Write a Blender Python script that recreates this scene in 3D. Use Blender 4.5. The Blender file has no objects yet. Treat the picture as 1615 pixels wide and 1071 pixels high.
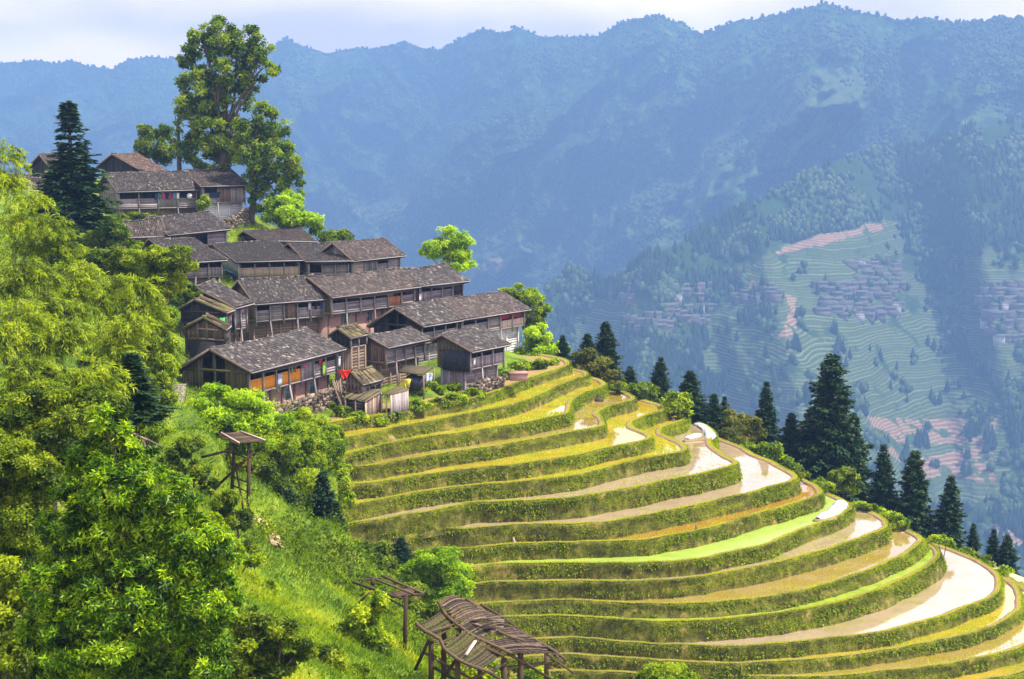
import bpy, math, random
import numpy as np
from mathutils import Vector
from mathutils.geometry import tessellate_polygon
random.seed(7)
RNG = np.random.default_rng(7)
S = bpy.context.scene
COL = S.collection
# ---------------------------------------------------------------- camera
F = 1615 * 50 / 36.0
PITCH = math.radians(7.25)
cd = bpy.data.cameras.new('camera'); cd.lens = 50; cd.sensor_width = 36; cd.clip_end = 20000; cd.clip_start = 0.5
cam = bpy.data.objects.new('camera', cd); COL.objects.link(cam); S.camera = cam
cam.rotation_euler = (math.pi / 2 - PITCH, 0, 0)
# ---------------------------------------------------------------- light
SUN_AZ, SUN_EL = 103.0, 60.0       # azimuth clockwise from +Y, elevation
w = bpy.data.worlds.new('World'); S.world = w; w.use_nodes = True
nt = w.node_tree; N = nt.nodes; L = nt.links; N.clear()
wo = N.new('ShaderNodeOutputWorld'); bg = N.new('ShaderNodeBackground'); bg.inputs[1].default_value = 0.125
sky = N.new('ShaderNodeTexSky'); sky.sky_type = 'NISHITA'; sky.sun_disc = False
sky.sun_elevation = math.radians(SUN_EL); sky.sun_rotation = math.radians(SUN_AZ)
sky.air_density = 1.0; sky.dust_density = 2.0
tc = N.new('ShaderNodeTexCoord'); mp = N.new('ShaderNodeMapping'); mp.inputs['Scale'].default_value = (1, 1, 3.2)
no = N.new('ShaderNodeTexNoise'); no.inputs['Scale'].default_value = 3.1; no.inputs['Detail'].default_value = 6; no.inputs['Roughness'].default_value = 0.55
cr = N.new('ShaderNodeValToRGB'); cr.color_ramp.elements[0].position = 0.38; cr.color_ramp.elements[1].position = 0.62
cr.color_ramp.elements[0].color = (10.5, 8.0, 8.6, 1); cr.color_ramp.elements[1].color = (20.0, 15.4, 14.4, 1)
mx = N.new('ShaderNodeMixRGB')
sz = N.new('ShaderNodeSeparateXYZ'); mr = N.new('ShaderNodeMapRange'); mr.inputs['From Min'].default_value = 0.22; mr.inputs['From Max'].default_value = 0.62
mr.inputs['To Min'].default_value = 0.93; mr.inputs['To Max'].default_value = 0.18; L.new(tc.outputs['Generated'], sz.inputs[0]); L.new(sz.outputs[2], mr.inputs[0]); L.new(mr.outputs[0], mx.inputs[0])
L.new(tc.outputs['Generated'], mp.inputs['Vector']); L.new(mp.outputs[0], no.inputs['Vector'])
L.new(no.outputs['Fac'], cr.inputs[0]); L.new(sky.outputs[0], mx.inputs[1]); L.new(cr.outputs[0], mx.inputs[2])
L.new(mx.outputs[0], bg.inputs[0]); L.new(bg.outputs[0], wo.inputs[0])
sd = bpy.data.lights.new('sun', 'SUN'); sd.energy = 5.0; sd.angle = math.radians(0.6); sd.color = (1, 0.94, 0.78)
sun = bpy.data.objects.new('sun', sd); COL.objects.link(sun)
a, e = math.radians(SUN_AZ), math.radians(SUN_EL)
SUNV = Vector((math.sin(a) * math.cos(e), math.cos(a) * math.cos(e), math.sin(e)))
sun.rotation_euler = SUNV.to_track_quat('Z', 'Y').to_euler()
S.view_settings.view_transform = 'Standard'; S.view_settings.look = 'None'
S.view_settings.exposure = 1.1; S.view_settings.gamma = 1.0
S.render.engine = 'CYCLES'
S.cycles.use_denoising = True
S.cycles.max_bounces = 6; S.cycles.diffuse_bounces = 1; S.cycles.glossy_bounces = 2
S.cycles.transmission_bounces = 3; S.cycles.volume_bounces = 0; S.cycles.transparent_max_bounces = 6
S.cycles.use_adaptive_sampling = True; S.cycles.adaptive_threshold = 0.02
# ---------------------------------------------------------------- pixel helpers (photo pixels -> world points)
cp, sp = math.cos(PITCH), math.sin(PITCH)
def ray(px, py):
    x = (px - 807.5) / F; y = -(py - 535.5) / F
    return np.array([x, cp + y * sp, -sp + y * cp])
def PY(px, py, Y):
    d = ray(px, py); return d * (Y / d[1])
def PZ(px, py, z):
    d = ray(px, py); return d * (z / d[2])
# ---------------------------------------------------------------- noise
def _h(ix, iy, s):
    n = (ix.astype(np.int64) * 374761393 + iy.astype(np.int64) * 668265263 + s * 974634777) & 0xffffffff
    n = ((n ^ (n >> 13)) * 1274126177) & 0xffffffff
    return ((n ^ (n >> 16)) & 0xffff) / 65535.0
def vn(x, y, s=0):
    x = np.asarray(x, float); y = np.asarray(y, float)
    ix = np.floor(x); iy = np.floor(y); fx = x - ix; fy = y - iy
    fx = fx * fx * (3 - 2 * fx); fy = fy * fy * (3 - 2 * fy)
    a = _h(ix, iy, s); b = _h(ix + 1, iy, s); c = _h(ix, iy + 1, s); d = _h(ix + 1, iy + 1, s)
    return (a + (b - a) * fx) * (1 - fy) + (c + (d - c) * fx) * fy
def fbm(x, y, s=0, o=5, r=0.5):
    t = 0; amp = 1; n = 0
    for k in range(o):
        t = t + amp * vn(x * 2 ** k, y * 2 ** k, s + k * 17); n += amp; amp *= r
    return t / n
# ---------------------------------------------------------------- mesh helpers
def raw(V, polys, mat=None, smooth=False, attrs=None, name='m', mats=None, mi=None):
    """V (n,3) array; polys: (m,3) / (m,4) array or list of such"""
    if not isinstance(polys, list): polys = [polys]
    polys = [np.asarray(p, dtype=np.int32) for p in polys if len(p)]
    me = bpy.data.meshes.new(name)
    V = np.asarray(V, dtype=np.float32)
    me.vertices.add(len(V)); me.vertices.foreach_set('co', V.ravel())
    lv = np.concatenate([p.ravel() for p in polys]); tot = np.concatenate([np.full(len(p), p.shape[1], np.int32) for p in polys])
    st = np.concatenate([[0], np.cumsum(tot)[:-1]]).astype(np.int32)
    me.loops.add(len(lv)); me.loops.foreach_set('vertex_index', lv)
    me.polygons.add(len(tot)); me.polygons.foreach_set('loop_start', st); me.polygons.foreach_set('loop_total', tot)
    if smooth: me.polygons.foreach_set('use_smooth', np.ones(len(tot), bool))
    for m in (mats or [mat]):
        if m: me.materials.append(m)
    if mi is not None: me.polygons.foreach_set('material_index', np.asarray(mi, np.int32))
    for k, v in (attrs or {}).items():
        at = me.attributes.new(k, 'FLOAT', 'POINT'); at.data.foreach_set('value', np.asarray(v, np.float32))
    me.update(calc_edges=True)
    return me
def link(name, me, parent=None, loc=None):
    o = bpy.data.objects.new(name, me); COL.objects.link(o)
    if parent is not None: o.parent = parent
    if loc is not None: o.location = loc
    return o
def tag(o, label=None, cat=None, group=None, kind=None):
    if label: o['label'] = label
    if cat: o['category'] = cat
    if group: o['group'] = group
    if kind: o['kind'] = kind
    return o
def thing(name, loc, label, cat, group=None, rz=0):
    o = bpy.data.objects.new(name, None); COL.objects.link(o); o.location = loc; o.rotation_euler = (0, 0, rz)
    o.empty_display_size = 0.3
    return tag(o, label, cat, group)
def grid_faces(nu, nv):
    i, j = np.meshgrid(np.arange(nu - 1), np.arange(nv - 1), indexing='ij')
    a = (i * nv + j).ravel()
    return np.stack([a, a + nv, a + nv + 1, a + 1], 1)
class MB:
    """collects boxes, bars and tubes into one mesh"""
    def __init__(s): s.V = []; s.F = []; s.n = 0; s.T = []
    def add(s, V, Fc, t=None):
        V = np.asarray(V, float); s.V.append(V); s.F.append(np.asarray(Fc) + s.n); s.n += len(V)
        s.T.append(np.full(len(V), random.random() if t is None else t))
    def hexa(s, P, t=None):      # 8 corners: 0-3 bottom loop, 4-7 top loop
        s.add(P, [[0, 3, 2, 1], [4, 5, 6, 7], [0, 1, 5, 4], [1, 2, 6, 5], [2, 3, 7, 6], [3, 0, 4, 7]], t)
    def box(s, x0, x1, y0, y1, z0, z1, t=None):
        s.hexa([[x0, y0, z0], [x1, y0, z0], [x1, y1, z0], [x0, y1, z0], [x0, y0, z1], [x1, y0, z1], [x1, y1, z1], [x0, y1, z1]], t)
    def bar(s, a, b, w, h=None, t=None):  # square bar
        a = Vector(a); b = Vector(b); d = (b - a).normalized(); h = h or w
        u = d.cross(Vector((0, 0, 1)));
        if u.length < 1e-3: u = Vector((1, 0, 0))
        u.normalize(); v = u.cross(d).normalized(); u = u * w / 2; v = v * h / 2
        s.hexa([a - u - v, a + u - v, b + u - v, b - u - v, a - u + v, a + u + v, b + u + v, b - u + v], t)
    def tube(s, pts, rad, n=7, t=None):
        pts = [Vector(p) for p in pts]; k = len(pts); rad = rad if hasattr(rad, '__len__') else [rad] * k
        V = []; prev = None
        for i, p in enumerate(pts):
            d = (pts[min(i + 1, k - 1)] - pts[max(i - 1, 0)]).normalized()
            u = d.cross(Vector((0, 0, 1))) if prev is None else prev - d * prev.dot(d)
            if u.length < 1e-3: u = Vector((1, 0, 0))
            u.normalize(); prev = u; v = d.cross(u)
            for j in range(n):
                an = 2 * math.pi * j / n; V.append(p + (u * math.cos(an) + v * math.sin(an)) * rad[i])
        Fc = []
        for i in range(k - 1):
            for j in range(n):
                Fc.append([i * n + j, i * n + (j + 1) % n, (i + 1) * n + (j + 1) % n, (i + 1) * n + j])
        c0 = len(V); V += [pts[0], pts[-1]]
        for j in range(n):
            Fc.append([c0, (j + 1) % n, j, j]); Fc.append([c0 + 1, (k - 1) * n + j, (k - 1) * n + (j + 1) % n, (k - 1) * n + (j + 1) % n])
        s.add(V, Fc, t)
    def mesh(s, mat, smooth=False, name='m'):
        V = np.concatenate(s.V); Fq = np.concatenate(s.F); tri = Fq[:, 2] == Fq[:, 3]
        return raw(V, [Fq[~tri], Fq[tri][:, :3]], mat, smooth, {'tint': np.concatenate(s.T)}, name)
    def build(s, name, mat, parent=None, smooth=False):
        return link(name, s.mesh(mat, smooth, name), parent)
# ---------------------------------------------------------------- materials
def newmat(name):
    m = bpy.data.materials.new(name); m.use_nodes = True; nt = m.node_tree; nt.nodes.clear()
    out = nt.nodes.new('ShaderNodeOutputMaterial'); b = nt.nodes.new('ShaderNodeBsdfPrincipled')
    nt.links.new(b.outputs[0], out.inputs[0]); return m, nt, b, out
def ramp(nt, cols, src):
    r = nt.nodes.new('ShaderNodeValToRGB'); el = r.color_ramp.elements
    while len(el) < len(cols): el.new(0.5)
    for i, c in enumerate(cols):
        p, cc = (i / (len(cols) - 1), c) if not isinstance(c[0], tuple) and len(c) == 3 else (c[1], c[0])
        el[i].position = p; el[i].color = (*cc, 1)
    nt.links.new(src, r.inputs[0]); return r.outputs[0]
def noise(nt, scale, detail=4, rough=0.55, vec='Object', stretch=None):
    t = nt.nodes.new('ShaderNodeTexCoord'); n = nt.nodes.new('ShaderNodeTexNoise')
    n.inputs['Scale'].default_value = scale; n.inputs['Detail'].default_value = detail; n.inputs['Roughness'].default_value = rough
    if stretch:
        m = nt.nodes.new('ShaderNodeMapping'); m.inputs['Scale'].default_value = stretch
        nt.links.new(t.outputs[vec], m.inputs[0]); nt.links.new(m.outputs[0], n.inputs[0])
    else: nt.links.new(t.outputs[vec], n.inputs[0])
    return n.outputs['Fac']
def attr(nt, name):
    a = nt.nodes.new('ShaderNodeAttribute'); a.attribute_name = name; return a.outputs['Fac']
def mix(nt, fac, c1, c2, mode='MIX'):
    m = nt.nodes.new('ShaderNodeMixRGB'); m.blend_type = mode
    for i, v in enumerate((fac, c1, c2)):
        if hasattr(v, 'is_linked') or isinstance(v, bpy.types.NodeSocket): nt.links.new(v, m.inputs[i])
        else: m.inputs[i].default_value = v if i == 0 else (*v, 1)
    return m.outputs[0]
def mth(nt, op, a, b=0.0, clamp=False):
    m = nt.nodes.new('ShaderNodeMath'); m.operation = op; m.use_clamp = clamp
    for i, v in enumerate((a, b)):
        if isinstance(v, bpy.types.NodeSocket): nt.links.new(v, m.inputs[i])
        else: m.inputs[i].default_value = v
    return m.outputs[0]
def bump(nt, b, h, dist=0.05, st=0.6):
    n = nt.nodes.new('ShaderNodeBump'); n.inputs['Distance'].default_value = dist; n.inputs['Strength'].default_value = st
    nt.links.new(h, n.inputs['Height']); nt.links.new(n.outputs[0], b.inputs['Normal'])
def mat_leaf(name, cols, trans=0.45, tcol=None, rough=0.5):
    m, nt, b, out = newmat(name)
    c = ramp(nt, cols, attr(nt, 'tint')); nt.links.new(c, b.inputs['Base Color'])
    b.inputs['Roughness'].default_value = rough; b.inputs['Specular IOR Level'].default_value = 0.18
    tr = nt.nodes.new('ShaderNodeBsdfTranslucent'); nt.links.new(mix(nt, 1.0, c, tcol or (1.25, 1.35, 0.5), 'MULTIPLY'), tr.inputs[0])
    ms = nt.nodes.new('ShaderNodeMixShader'); ms.inputs[0].default_value = trans
    nt.links.new(b.outputs[0], ms.inputs[1]); nt.links.new(tr.outputs[0], ms.inputs[2]); nt.links.new(ms.outputs[0], out.inputs[0])
    return m
def mat_noise(name, cols, scale=3, rough=0.85, bmp=0, detail=6, stretch=None, tint=0.0, dist=0.05):
    m, nt, b, out = newmat(name); n = noise(nt, scale, detail, 0.6, stretch=stretch)
    f = n
    if tint: f = mth(nt, 'ADD', mth(nt, 'MULTIPLY', n, 1 - tint), mth(nt, 'MULTIPLY', attr(nt, 'tint'), tint))
    # spread noise contrast
    f = mth(nt, 'ADD', mth(nt, 'MULTIPLY', mth(nt, 'SUBTRACT', f, 0.5), 1.7), 0.5, True)
    nt.links.new(ramp(nt, cols, f), b.inputs['Base Color']); b.inputs['Roughness'].default_value = rough
    b.inputs['Specular IOR Level'].default_value = 0.25
    if bmp: bump(nt, b, n, dist, bmp)
    return m
def catmull(P, step):
    P = np.asarray(P, float); Q = np.vstack([2 * P[0] - P[1], P, 2 * P[-1] - P[-2]]); out = []
    for i in range(1, len(Q) - 2):
        p0, p1, p2, p3 = Q[i - 1], Q[i], Q[i + 1], Q[i + 2]
        n = max(1, int(np.linalg.norm(p2 - p1) / step))
        for k in range(n):
            t = k / n
            out.append(0.5 * ((2 * p1) + (p2 - p0) * t + (2 * p0 - 5 * p1 + 4 * p2 - p3) * t * t + (-p0 + 3 * p1 - 3 * p2 + p3) * t ** 3))
    out.append(Q[-2]); return np.array(out)
def inpoly(x, y, P):
    x = np.asarray(x, float); y = np.asarray(y, float); r = np.zeros(x.shape, bool); n = len(P)
    for i in range(n):
        x1, y1 = P[i][:2]; x2, y2 = P[(i + 1) % n][:2]
        if y1 == y2: continue
        c = ((y1 > y) != (y2 > y)) & (x < (x2 - x1) * (y - y1) / (y2 - y1) + x1); r ^= c
    return r
# ================================================================ near ground, terraces
# each level: outer edge as seen in the photograph, cut with its own horizontal plane
LV = [
 [(440,688),(500,673),(550,663),(601,656),(626,651),(676,641),(714,636),(752,628),(795,614),(828,600),(865,588),(893,579),(897,574),(890,568),(870,563),(850,560)],
 [(430,722),(515,701),(550,691),(601,681),(626,675),(702,661),(752,651),(802,641),(828,633),(853,623),(878,612),(906,599),(920,596),(928,592),(920,587),(903,583),(890,580)],
 [(430,748),(525,724),(576,711),(601,704),(626,699),(676,690),(727,684),(777,676),(828,668),(865,660),(893,654),(898,647),(900,637),(905,631),(923,620),(945,613),(954,607),(948,602),(934,597),(920,592)],
 [(430,756),(522,740),(560,738),(585,736),(606,733),(651,725),(702,716),(752,709),(802,701),(853,692),(906,682),(945,675),(952,669),(948,659),(941,654),(956,644),(976,638),(993,634),(1001,629),(990,622),(976,617),(962,613),(948,608)],
 [(440,790),(538,769),(596,762),(631,757),(651,753),(671,750),(702,746),(752,740),(802,736),(853,729),(906,720),(962,707),(996,701),(1018,696),(1027,690),(1018,684),(998,676),(995,669),(1001,664),(1018,657),(1035,652),(1047,647),(1043,641),(1024,635),(1004,629),(990,624)],
 [(440,818),(543,802),(570,796),(608,788),(640,782),(681,775),(714,771),(752,767),(802,764),(853,759),(906,752),(962,738),(1007,727),(1032,722),(1060,718),(1080,713),(1082,707),(1074,700),(1057,692),(1043,686),(1042,679),(1052,673),(1063,669),(1077,664),(1084,659),(1074,655),(1063,651),(1053,647),(1038,642)],
 [(440,845),(550,828),(601,822),(641,814),(676,809),(714,801),(752,794),(802,793),(853,790),(906,787),(962,778),(1007,770),(1046,760),(1094,752),(1130,743),(1158,735),(1162,730),(1147,722),(1130,711),(1122,704),(1120,697),(1126,689),(1127,683),(1116,675),(1102,668),(1088,662),(1070,655)],
 [(440,876),(546,860),(624,850),(661,843),(698,836),(714,836),(729,837),(779,832),(825,829),(902,828),(962,824),(1018,814),(1074,803),(1130,791),(1175,781),(1214,771),(1242,763),(1256,755),(1251,748),(1232,738),(1214,728),(1190,719),(1170,707),(1150,699),(1130,691),(1105,680)],
 [(440,905),(546,890),(614,880),(655,874),(692,866),(729,867),(810,860),(902,857),(1004,854),(1046,848),(1102,838),(1150,826),(1186,814),(1225,804),(1265,792),(1291,783),(1295,778),(1290,770),(1279,764),(1262,755),(1240,742),(1215,728)],
 [(450,935),(560,920),(660,905),(735,898),(763,894),(810,891),(902,890),(988,890),(1050,888),(1100,884),(1150,873),(1201,863),(1251,843),(1308,822),(1334,809),(1343,800),(1332,792),(1318,785),(1300,778),(1280,768),(1255,752)],
 [(470,965),(600,945),(700,930),(763,922),(810,920),(902,918),(988,919),(1077,915),(1143,905),(1210,892),(1255,881),(1302,869),(1335,858),(1372,845),(1396,834),(1398,824),(1390,817),(1374,809),(1351,800),(1330,792),(1300,778)],
 [(500,995),(640,975),(720,962),(769,955),(810,952),(902,949),(988,953),(1099,953),(1188,946),(1254,936),(1320,918),(1387,894),(1431,873),(1452,855),(1451,848),(1431,837),(1413,829),(1390,820),(1360,806)],
 [(540,1020),(680,998),(760,980),(834,974),(902,974),(988,980),(1077,982),(1166,976),(1254,966),(1343,946),(1409,922),(1455,900),(1478,884),(1480,870),(1465,858),(1446,848),(1425,836)],
 [(540,1050),(700,1030),(790,1015),(847,1010),(902,1008),(988,1015),(1077,1020),(1166,1021),(1254,1014),(1343,1005),(1409,995),(1475,977),(1542,953),(1572,938),(1578,920),(1570,903),(1542,885),(1506,870),(1471,858),(1440,845)],
 [(560,1075),(700,1055),(800,1042),(887,1035),(988,1040),(1121,1048),(1254,1044),(1343,1035),(1475,1013),(1564,990),(1602,968),(1610,950),(1606,930),(1590,916),(1560,900),(1520,880)],
 [(600,1100),(760,1075),(868,1062),(1000,1064),(1150,1068),(1290,1069),(1387,1061),(1475,1052),(1564,1035),(1620,1019),(1655,998),(1662,975),(1645,950),(1615,928),(1588,910),(1550,893)],
 [(640,1130),(800,1095),(900,1088),(1100,1098),(1280,1102),(1400,1097),(1500,1085),(1615,1060),(1690,1030),(1715,1000),(1700,972),(1660,942),(1610,920)],
 [(700,1170),(850,1125),(1000,1120),(1200,1135),(1400,1130),(1600,1100),(1720,1070),(1775,1030),(1760,990),(1710,955),(1650,925)],
]
RAT = [1.045,1.048,1.055,1.05,1.05,1.05,1.067,1.052,1.045,1.041,1.046,1.03,1.046,1.031,1.026,1.03,1.03]
ZL = [-23.0]
for r in RAT: ZL.append(ZL[-1] * (1 + (r - 1) * .84))
RIM = []; POLY = []
for k, pts in enumerate(LV):
    P = np.array([PZ(px, py, ZL[k])[:2] for px, py in pts])
    C = catmull(P, 0.45)
    jit = (fbm(C[:, 0] * 0.6, C[:, 1] * 0.6, 30 + k, 3) - 0.5) * 0.5
    C[:, 1] += jit
    RIM.append(C)
    a = C[0]; b = C[-1]
    d = C[-1] - C[-8]; d = d / np.linalg.norm(d); d = d * 0.6 + np.array([-0.45, 0.9]) * 0.6
    tail = np.array([b + d * s for s in (6, 16, 34, 60)])
    back = np.array([[-75, 245 + k], [-75, a[1] + 22 - 0.0 * k]])
    POLY.append(np.vstack([C, tail, back]))
def topz(x, y):
    z = np.full(np.shape(x), -1e9)
    for k in range(len(POLY) - 1, -1, -1): z = np.where(inpoly(x, y, POLY[k]), ZL[k], z)
    return z
# ---- ground height from control points (photo px, photo py, distance)
CP = [(190,354,192),(310,350,204),(200,410,171),(330,404,184),(300,464,156),(400,464,162),(530,460,167),(350,364,198),(440,540,147),(500,662,122),(400,668,116),(300,662,113),(280,610,119),(545,640,131),(640,640,132),(700,612,138),(760,612,141),(790,598,146),(830,570,158),(870,560,168),
 (560,600,145),(480,575,143),(330,572,138),(290,540,138),(420,548,147),(520,540,152),(600,535,158),(700,512,166),(330,482,152),(450,455,168),(560,448,174),(650,452,180),(740,452,186),
 (280,460,152),(370,455,162),(250,448,162),(300,405,178),(200,405,175),(370,392,190),(480,400,190),(200,376,186),(320,374,191),(390,345,208),(430,365,208),(170,300,212),(300,290,225),(60,310,190),
 (100,380,165),(100,430,140),(0,360,140),(0,450,105),(120,520,105),(200,600,100),(0,600,72),(100,700,66),(0,800,60),(0,1071,49),(150,1071,50),(300,1071,50),(450,1071,51),(560,1071,56),(640,1075,62),
 (270,700,98),(300,720,94),(340,765,88),(400,834,82),(460,858,79),(520,903,76),(570,950,72),(600,985,69),(400,1000,55),(470,960,64),(450,900,70),(380,900,66),(300,850,62),(250,780,70),(200,720,80),(220,650,98)]
pts = [PY(*c) for c in CP]
edge = [(300,720,94),(340,765,88),(400,834,82),(460,858,79),(520,903,76),(570,950,72),(600,985,69),(640,1075,62)]
for c in edge:
    p = PY(*c); pts += [p + np.array([2.5, 3.5, -3]), p + np.array([5, 9, -9])]
G0 = [(-8,98,-33),(-14,104,-29),(-3,92,-38),(4,88,-43),(12,82,-49),(2,70,-42),(10,60,-47),(25,50,-55),(-1,62,-27.5),(-18,112,-24.5),(-1,40,-27),(10,30,-40),(5,80,-47),(12,70,-49),(20,60,-53),(8,50,-45),(30,40,-58),(0,84,-38),(60,40,-68),(20,80,-54),(45,75,-62),(80,80,-75),
      (-15,20,-12),(-40,20,-4),(-60,60,0),(-80,120,2),(-85,200,0),(-55,40,-3),(30,90,-55),(60,100,-62),(90,110,-75),(60,60,-75),(110,60,-95)]
pts += [np.array(p, float) for p in G0]
for k in range(0, 18, 2):     # fall-off behind the spur
    C = RIM[k]; n = len(C)
    for fr in (0.86, 0.97):
        i = int(n * fr); 
        for dist, dz in ((7, -4), (20, -15), (45, -40)):
            q = C[min(i, n - 1)] + np.array([0.80, 0.6]) * dist; pts.append(np.array([q[0], q[1], ZL[k] + dz]))
pts += [np.array(p, float) for p in [(20,215,-50),(0,235,-50),(-30,255,-45),(-60,270,-40),(60,230,-95),(120,180,-120),(0,290,-100),(-80,300,-90),(80,290,-140),(140,260,-160)]]
for k in range(0, 18):      # ground at the foot of the terrace fronts
    C = RIM[k]; n = len(C)
    for fr in (0.0, 0.07, 0.16, 0.3, 0.45):
        q = C[int(n * fr)]
        for dy, dz in ((-3, -2.5), (-10, -8)):
            a, b = q[0], q[1] + dy
            if not any(inpoly(np.array([a]), np.array([b]), POLY[j])[0] for j in range(18)): pts.append(np.array([a, b, ZL[k] + dz]))
PC = np.array(pts)
def _phi(r2): return 0.5 * r2 * np.log(r2 + 1e-9)
def _d2(A, B): return ((A[:, None, :2] - B[None, :, :2]) ** 2).sum(-1)
nP = len(PC); K = _phi(_d2(PC, PC)) + np.eye(nP) * 1.0
A = np.zeros((nP + 3, nP + 3)); A[:nP, :nP] = K; A[:nP, nP] = 1; A[:nP, nP + 1:] = PC[:, :2]; A[nP:, :nP] = A[:nP, nP:].T
W = np.linalg.solve(A, np.concatenate([PC[:, 2], [0, 0, 0]]))
def G(x, y):
    """height of the bare ground"""
    x = np.atleast_1d(np.asarray(x, float)); y = np.atleast_1d(np.asarray(y, float)); Q = np.stack([x, y], 1); out = np.zeros(len(Q))
    for s in range(0, len(Q), 4000):
        q = Q[s:s + 4000]; out[s:s + 4000] = _phi(_d2(q, PC)) @ W[:nP] + W[nP] + q @ W[nP + 1:]
    out += (fbm(x * 0.25, y * 0.25, 3, 4) - 0.5) * 0.9
    right = x / np.maximum(y, 1) > (525 - 807.5) / F
    tz = topz(x, y)
    out = np.where(right & (tz > -1e8) & (tz < ZL[0] - .01), np.minimum(out, tz - 0.9), out)
    m0 = (tz == ZL[0]) & right
    if m0.any():
        R0 = RIM[0]; d = np.sqrt(_d2(Q[m0], R0[::4])).min(1)
        out[m0] = np.minimum(out[m0], ZL[0] - 0.25 + np.maximum(0, d - 3.2) * 0.5)
    return out
def g1(x, y): return float(G([x], [y])[0])
def surf(px, py, y0=40., y1=235.):
    """first point of ground or terrace seen at a photo pixel"""
    Y = np.arange(y0, y1, .7); r_ = ray(px, py); x = r_[0] / r_[1] * Y; z = r_[2] / r_[1] * Y; h = np.maximum(G(x, Y), topz(x, Y)); i = np.flatnonzero(h >= z)
    i = i[0] if len(i) else len(Y) - 1; return np.array([x[i], Y[i], z[i]])
gx = np.arange(-95, 125, 0.9); gy = np.arange(14, 300, 0.9)
GX, GY = np.meshgrid(gx, gy, indexing='ij'); GZ = G(GX.ravel(), GY.ravel())
M_ground = mat_noise('hillside_grass', [((0.04,0.07,0.006),0.15),((0.08,0.14,0.008),0.45),((0.15,0.21,0.012),0.7),((0.2,0.15,0.05),1.0)], 0.35, 0.95, 0.5, 8, dist=0.4)
o = link('hillside', raw(np.stack([GX.ravel(), GY.ravel(), GZ], 1), grid_faces(len(gx), len(gy)), M_ground, True)); tag(o, kind='structure')
# valley floor reaching the horizon
M_valley = mat_noise('valley_floor', [(0.03,0.06,0.02),(0.07,0.11,0.03)], 0.01, 0.95)
xs = np.linspace(-6900, 6900, 41); ys = np.linspace(-1400, 6900, 41); XX, YY = np.meshgrid(xs, ys, indexing='ij')
link('valley_ground', raw(np.stack([XX.ravel(), YY.ravel(), np.full(XX.size, -900.)], 1), grid_faces(41, 41), M_valley)) ['kind'] = 'structure'
# ---- terrace banks and water
M_bank = mat_noise('bank_soil_and_moss', [((0.03,0.022,0.008),0.1),((0.065,0.062,0.010),0.4),((0.11,0.115,0.012),0.6),((0.26,0.17,0.06),0.85)], 1.3, 0.95, 0.8, 8, dist=0.15)
M_bund = mat_noise('mud_bund', [(0.14,0.09,0.04),(0.26,0.17,0.085),(0.16,0.19,0.03)], 1.6, 0.9, 0.6, 6, dist=0.06)
def mat_water(name, c1, c2, c3, rough=0.04, sc=0.22, spec=1.0):
    m, nt, b, out = newmat(name)
    n = noise(nt, sc, 5, 0.6, stretch=(1, 1.6, 1)); f = mth(nt, 'ADD', mth(nt, 'MULTIPLY', mth(nt, 'SUBTRACT', n, 0.5), 2.6), 0.5, True)
    nt.links.new(ramp(nt, [c1, c2, c3], f), b.inputs['Base Color'])
    b.inputs['Roughness'].default_value = rough; b.inputs['IOR'].default_value = 2.2; b.inputs['Specular IOR Level'].default_value = spec
    bump(nt, b, noise(nt, 2.2, 3), 0.02, 0.06); return m
W_tan = mat_water('muddy_water', (0.24,0.18,0.02), (0.27,0.19,0.05), (0.30,0.22,0.10))
W_gold = mat_water('golden_weedy_water', (0.22,0.22,0.012), (0.36,0.27,0.02), (0.42,0.30,0.04))
W_orange = mat_water('rusty_water', (0.22,0.09,0.012), (0.3,0.17,0.02), (0.26,0.12,0.03), 0.08)
W_green = mat_water('algae_water', (0.20,0.30,0.03), (0.28,0.37,0.05), (0.22,0.33,0.035), 0.35, 0.4, 0.4)
W_silt = mat_water('silty_water', (0.28,0.21,0.11), (0.34,0.25,0.17), (0.24,0.21,0.05))
M_ledge = mat_noise('ledge_turf', [(0.09,0.15,0.008),(0.2,0.27,0.015),(0.28,0.26,0.05)], 0.9, 0.95, 0.6)
M_plot = mat_noise('garden_soil', [(0.12,0.15,0.02),(0.28,0.17,0.07),(0.2,0.22,0.03)], 1.2, 0.95, 0.6)
WM = [M_plot, W_gold, W_gold, W_tan, W_gold, W_gold, W_silt, W_silt, W_orange, W_green, W_silt, W_tan, M_ledge, W_silt, W_gold, W_tan, W_gold, W_gold]
BANKP = []
def outn(C):
    d = np.gradient(C, axis=0); d /= np.linalg.norm(d, axis=1)[:, None] + 1e-9
    n = np.stack([d[:, 1], -d[:, 0]], 1); ker = np.ones(5) / 5
    n = np.stack([np.convolve(np.pad(n[:, i], 2, 'edge'), ker, 'valid') for i in (0, 1)], 1)
    return n / (np.linalg.norm(n, axis=1)[:, None] + 1e-9)
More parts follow.
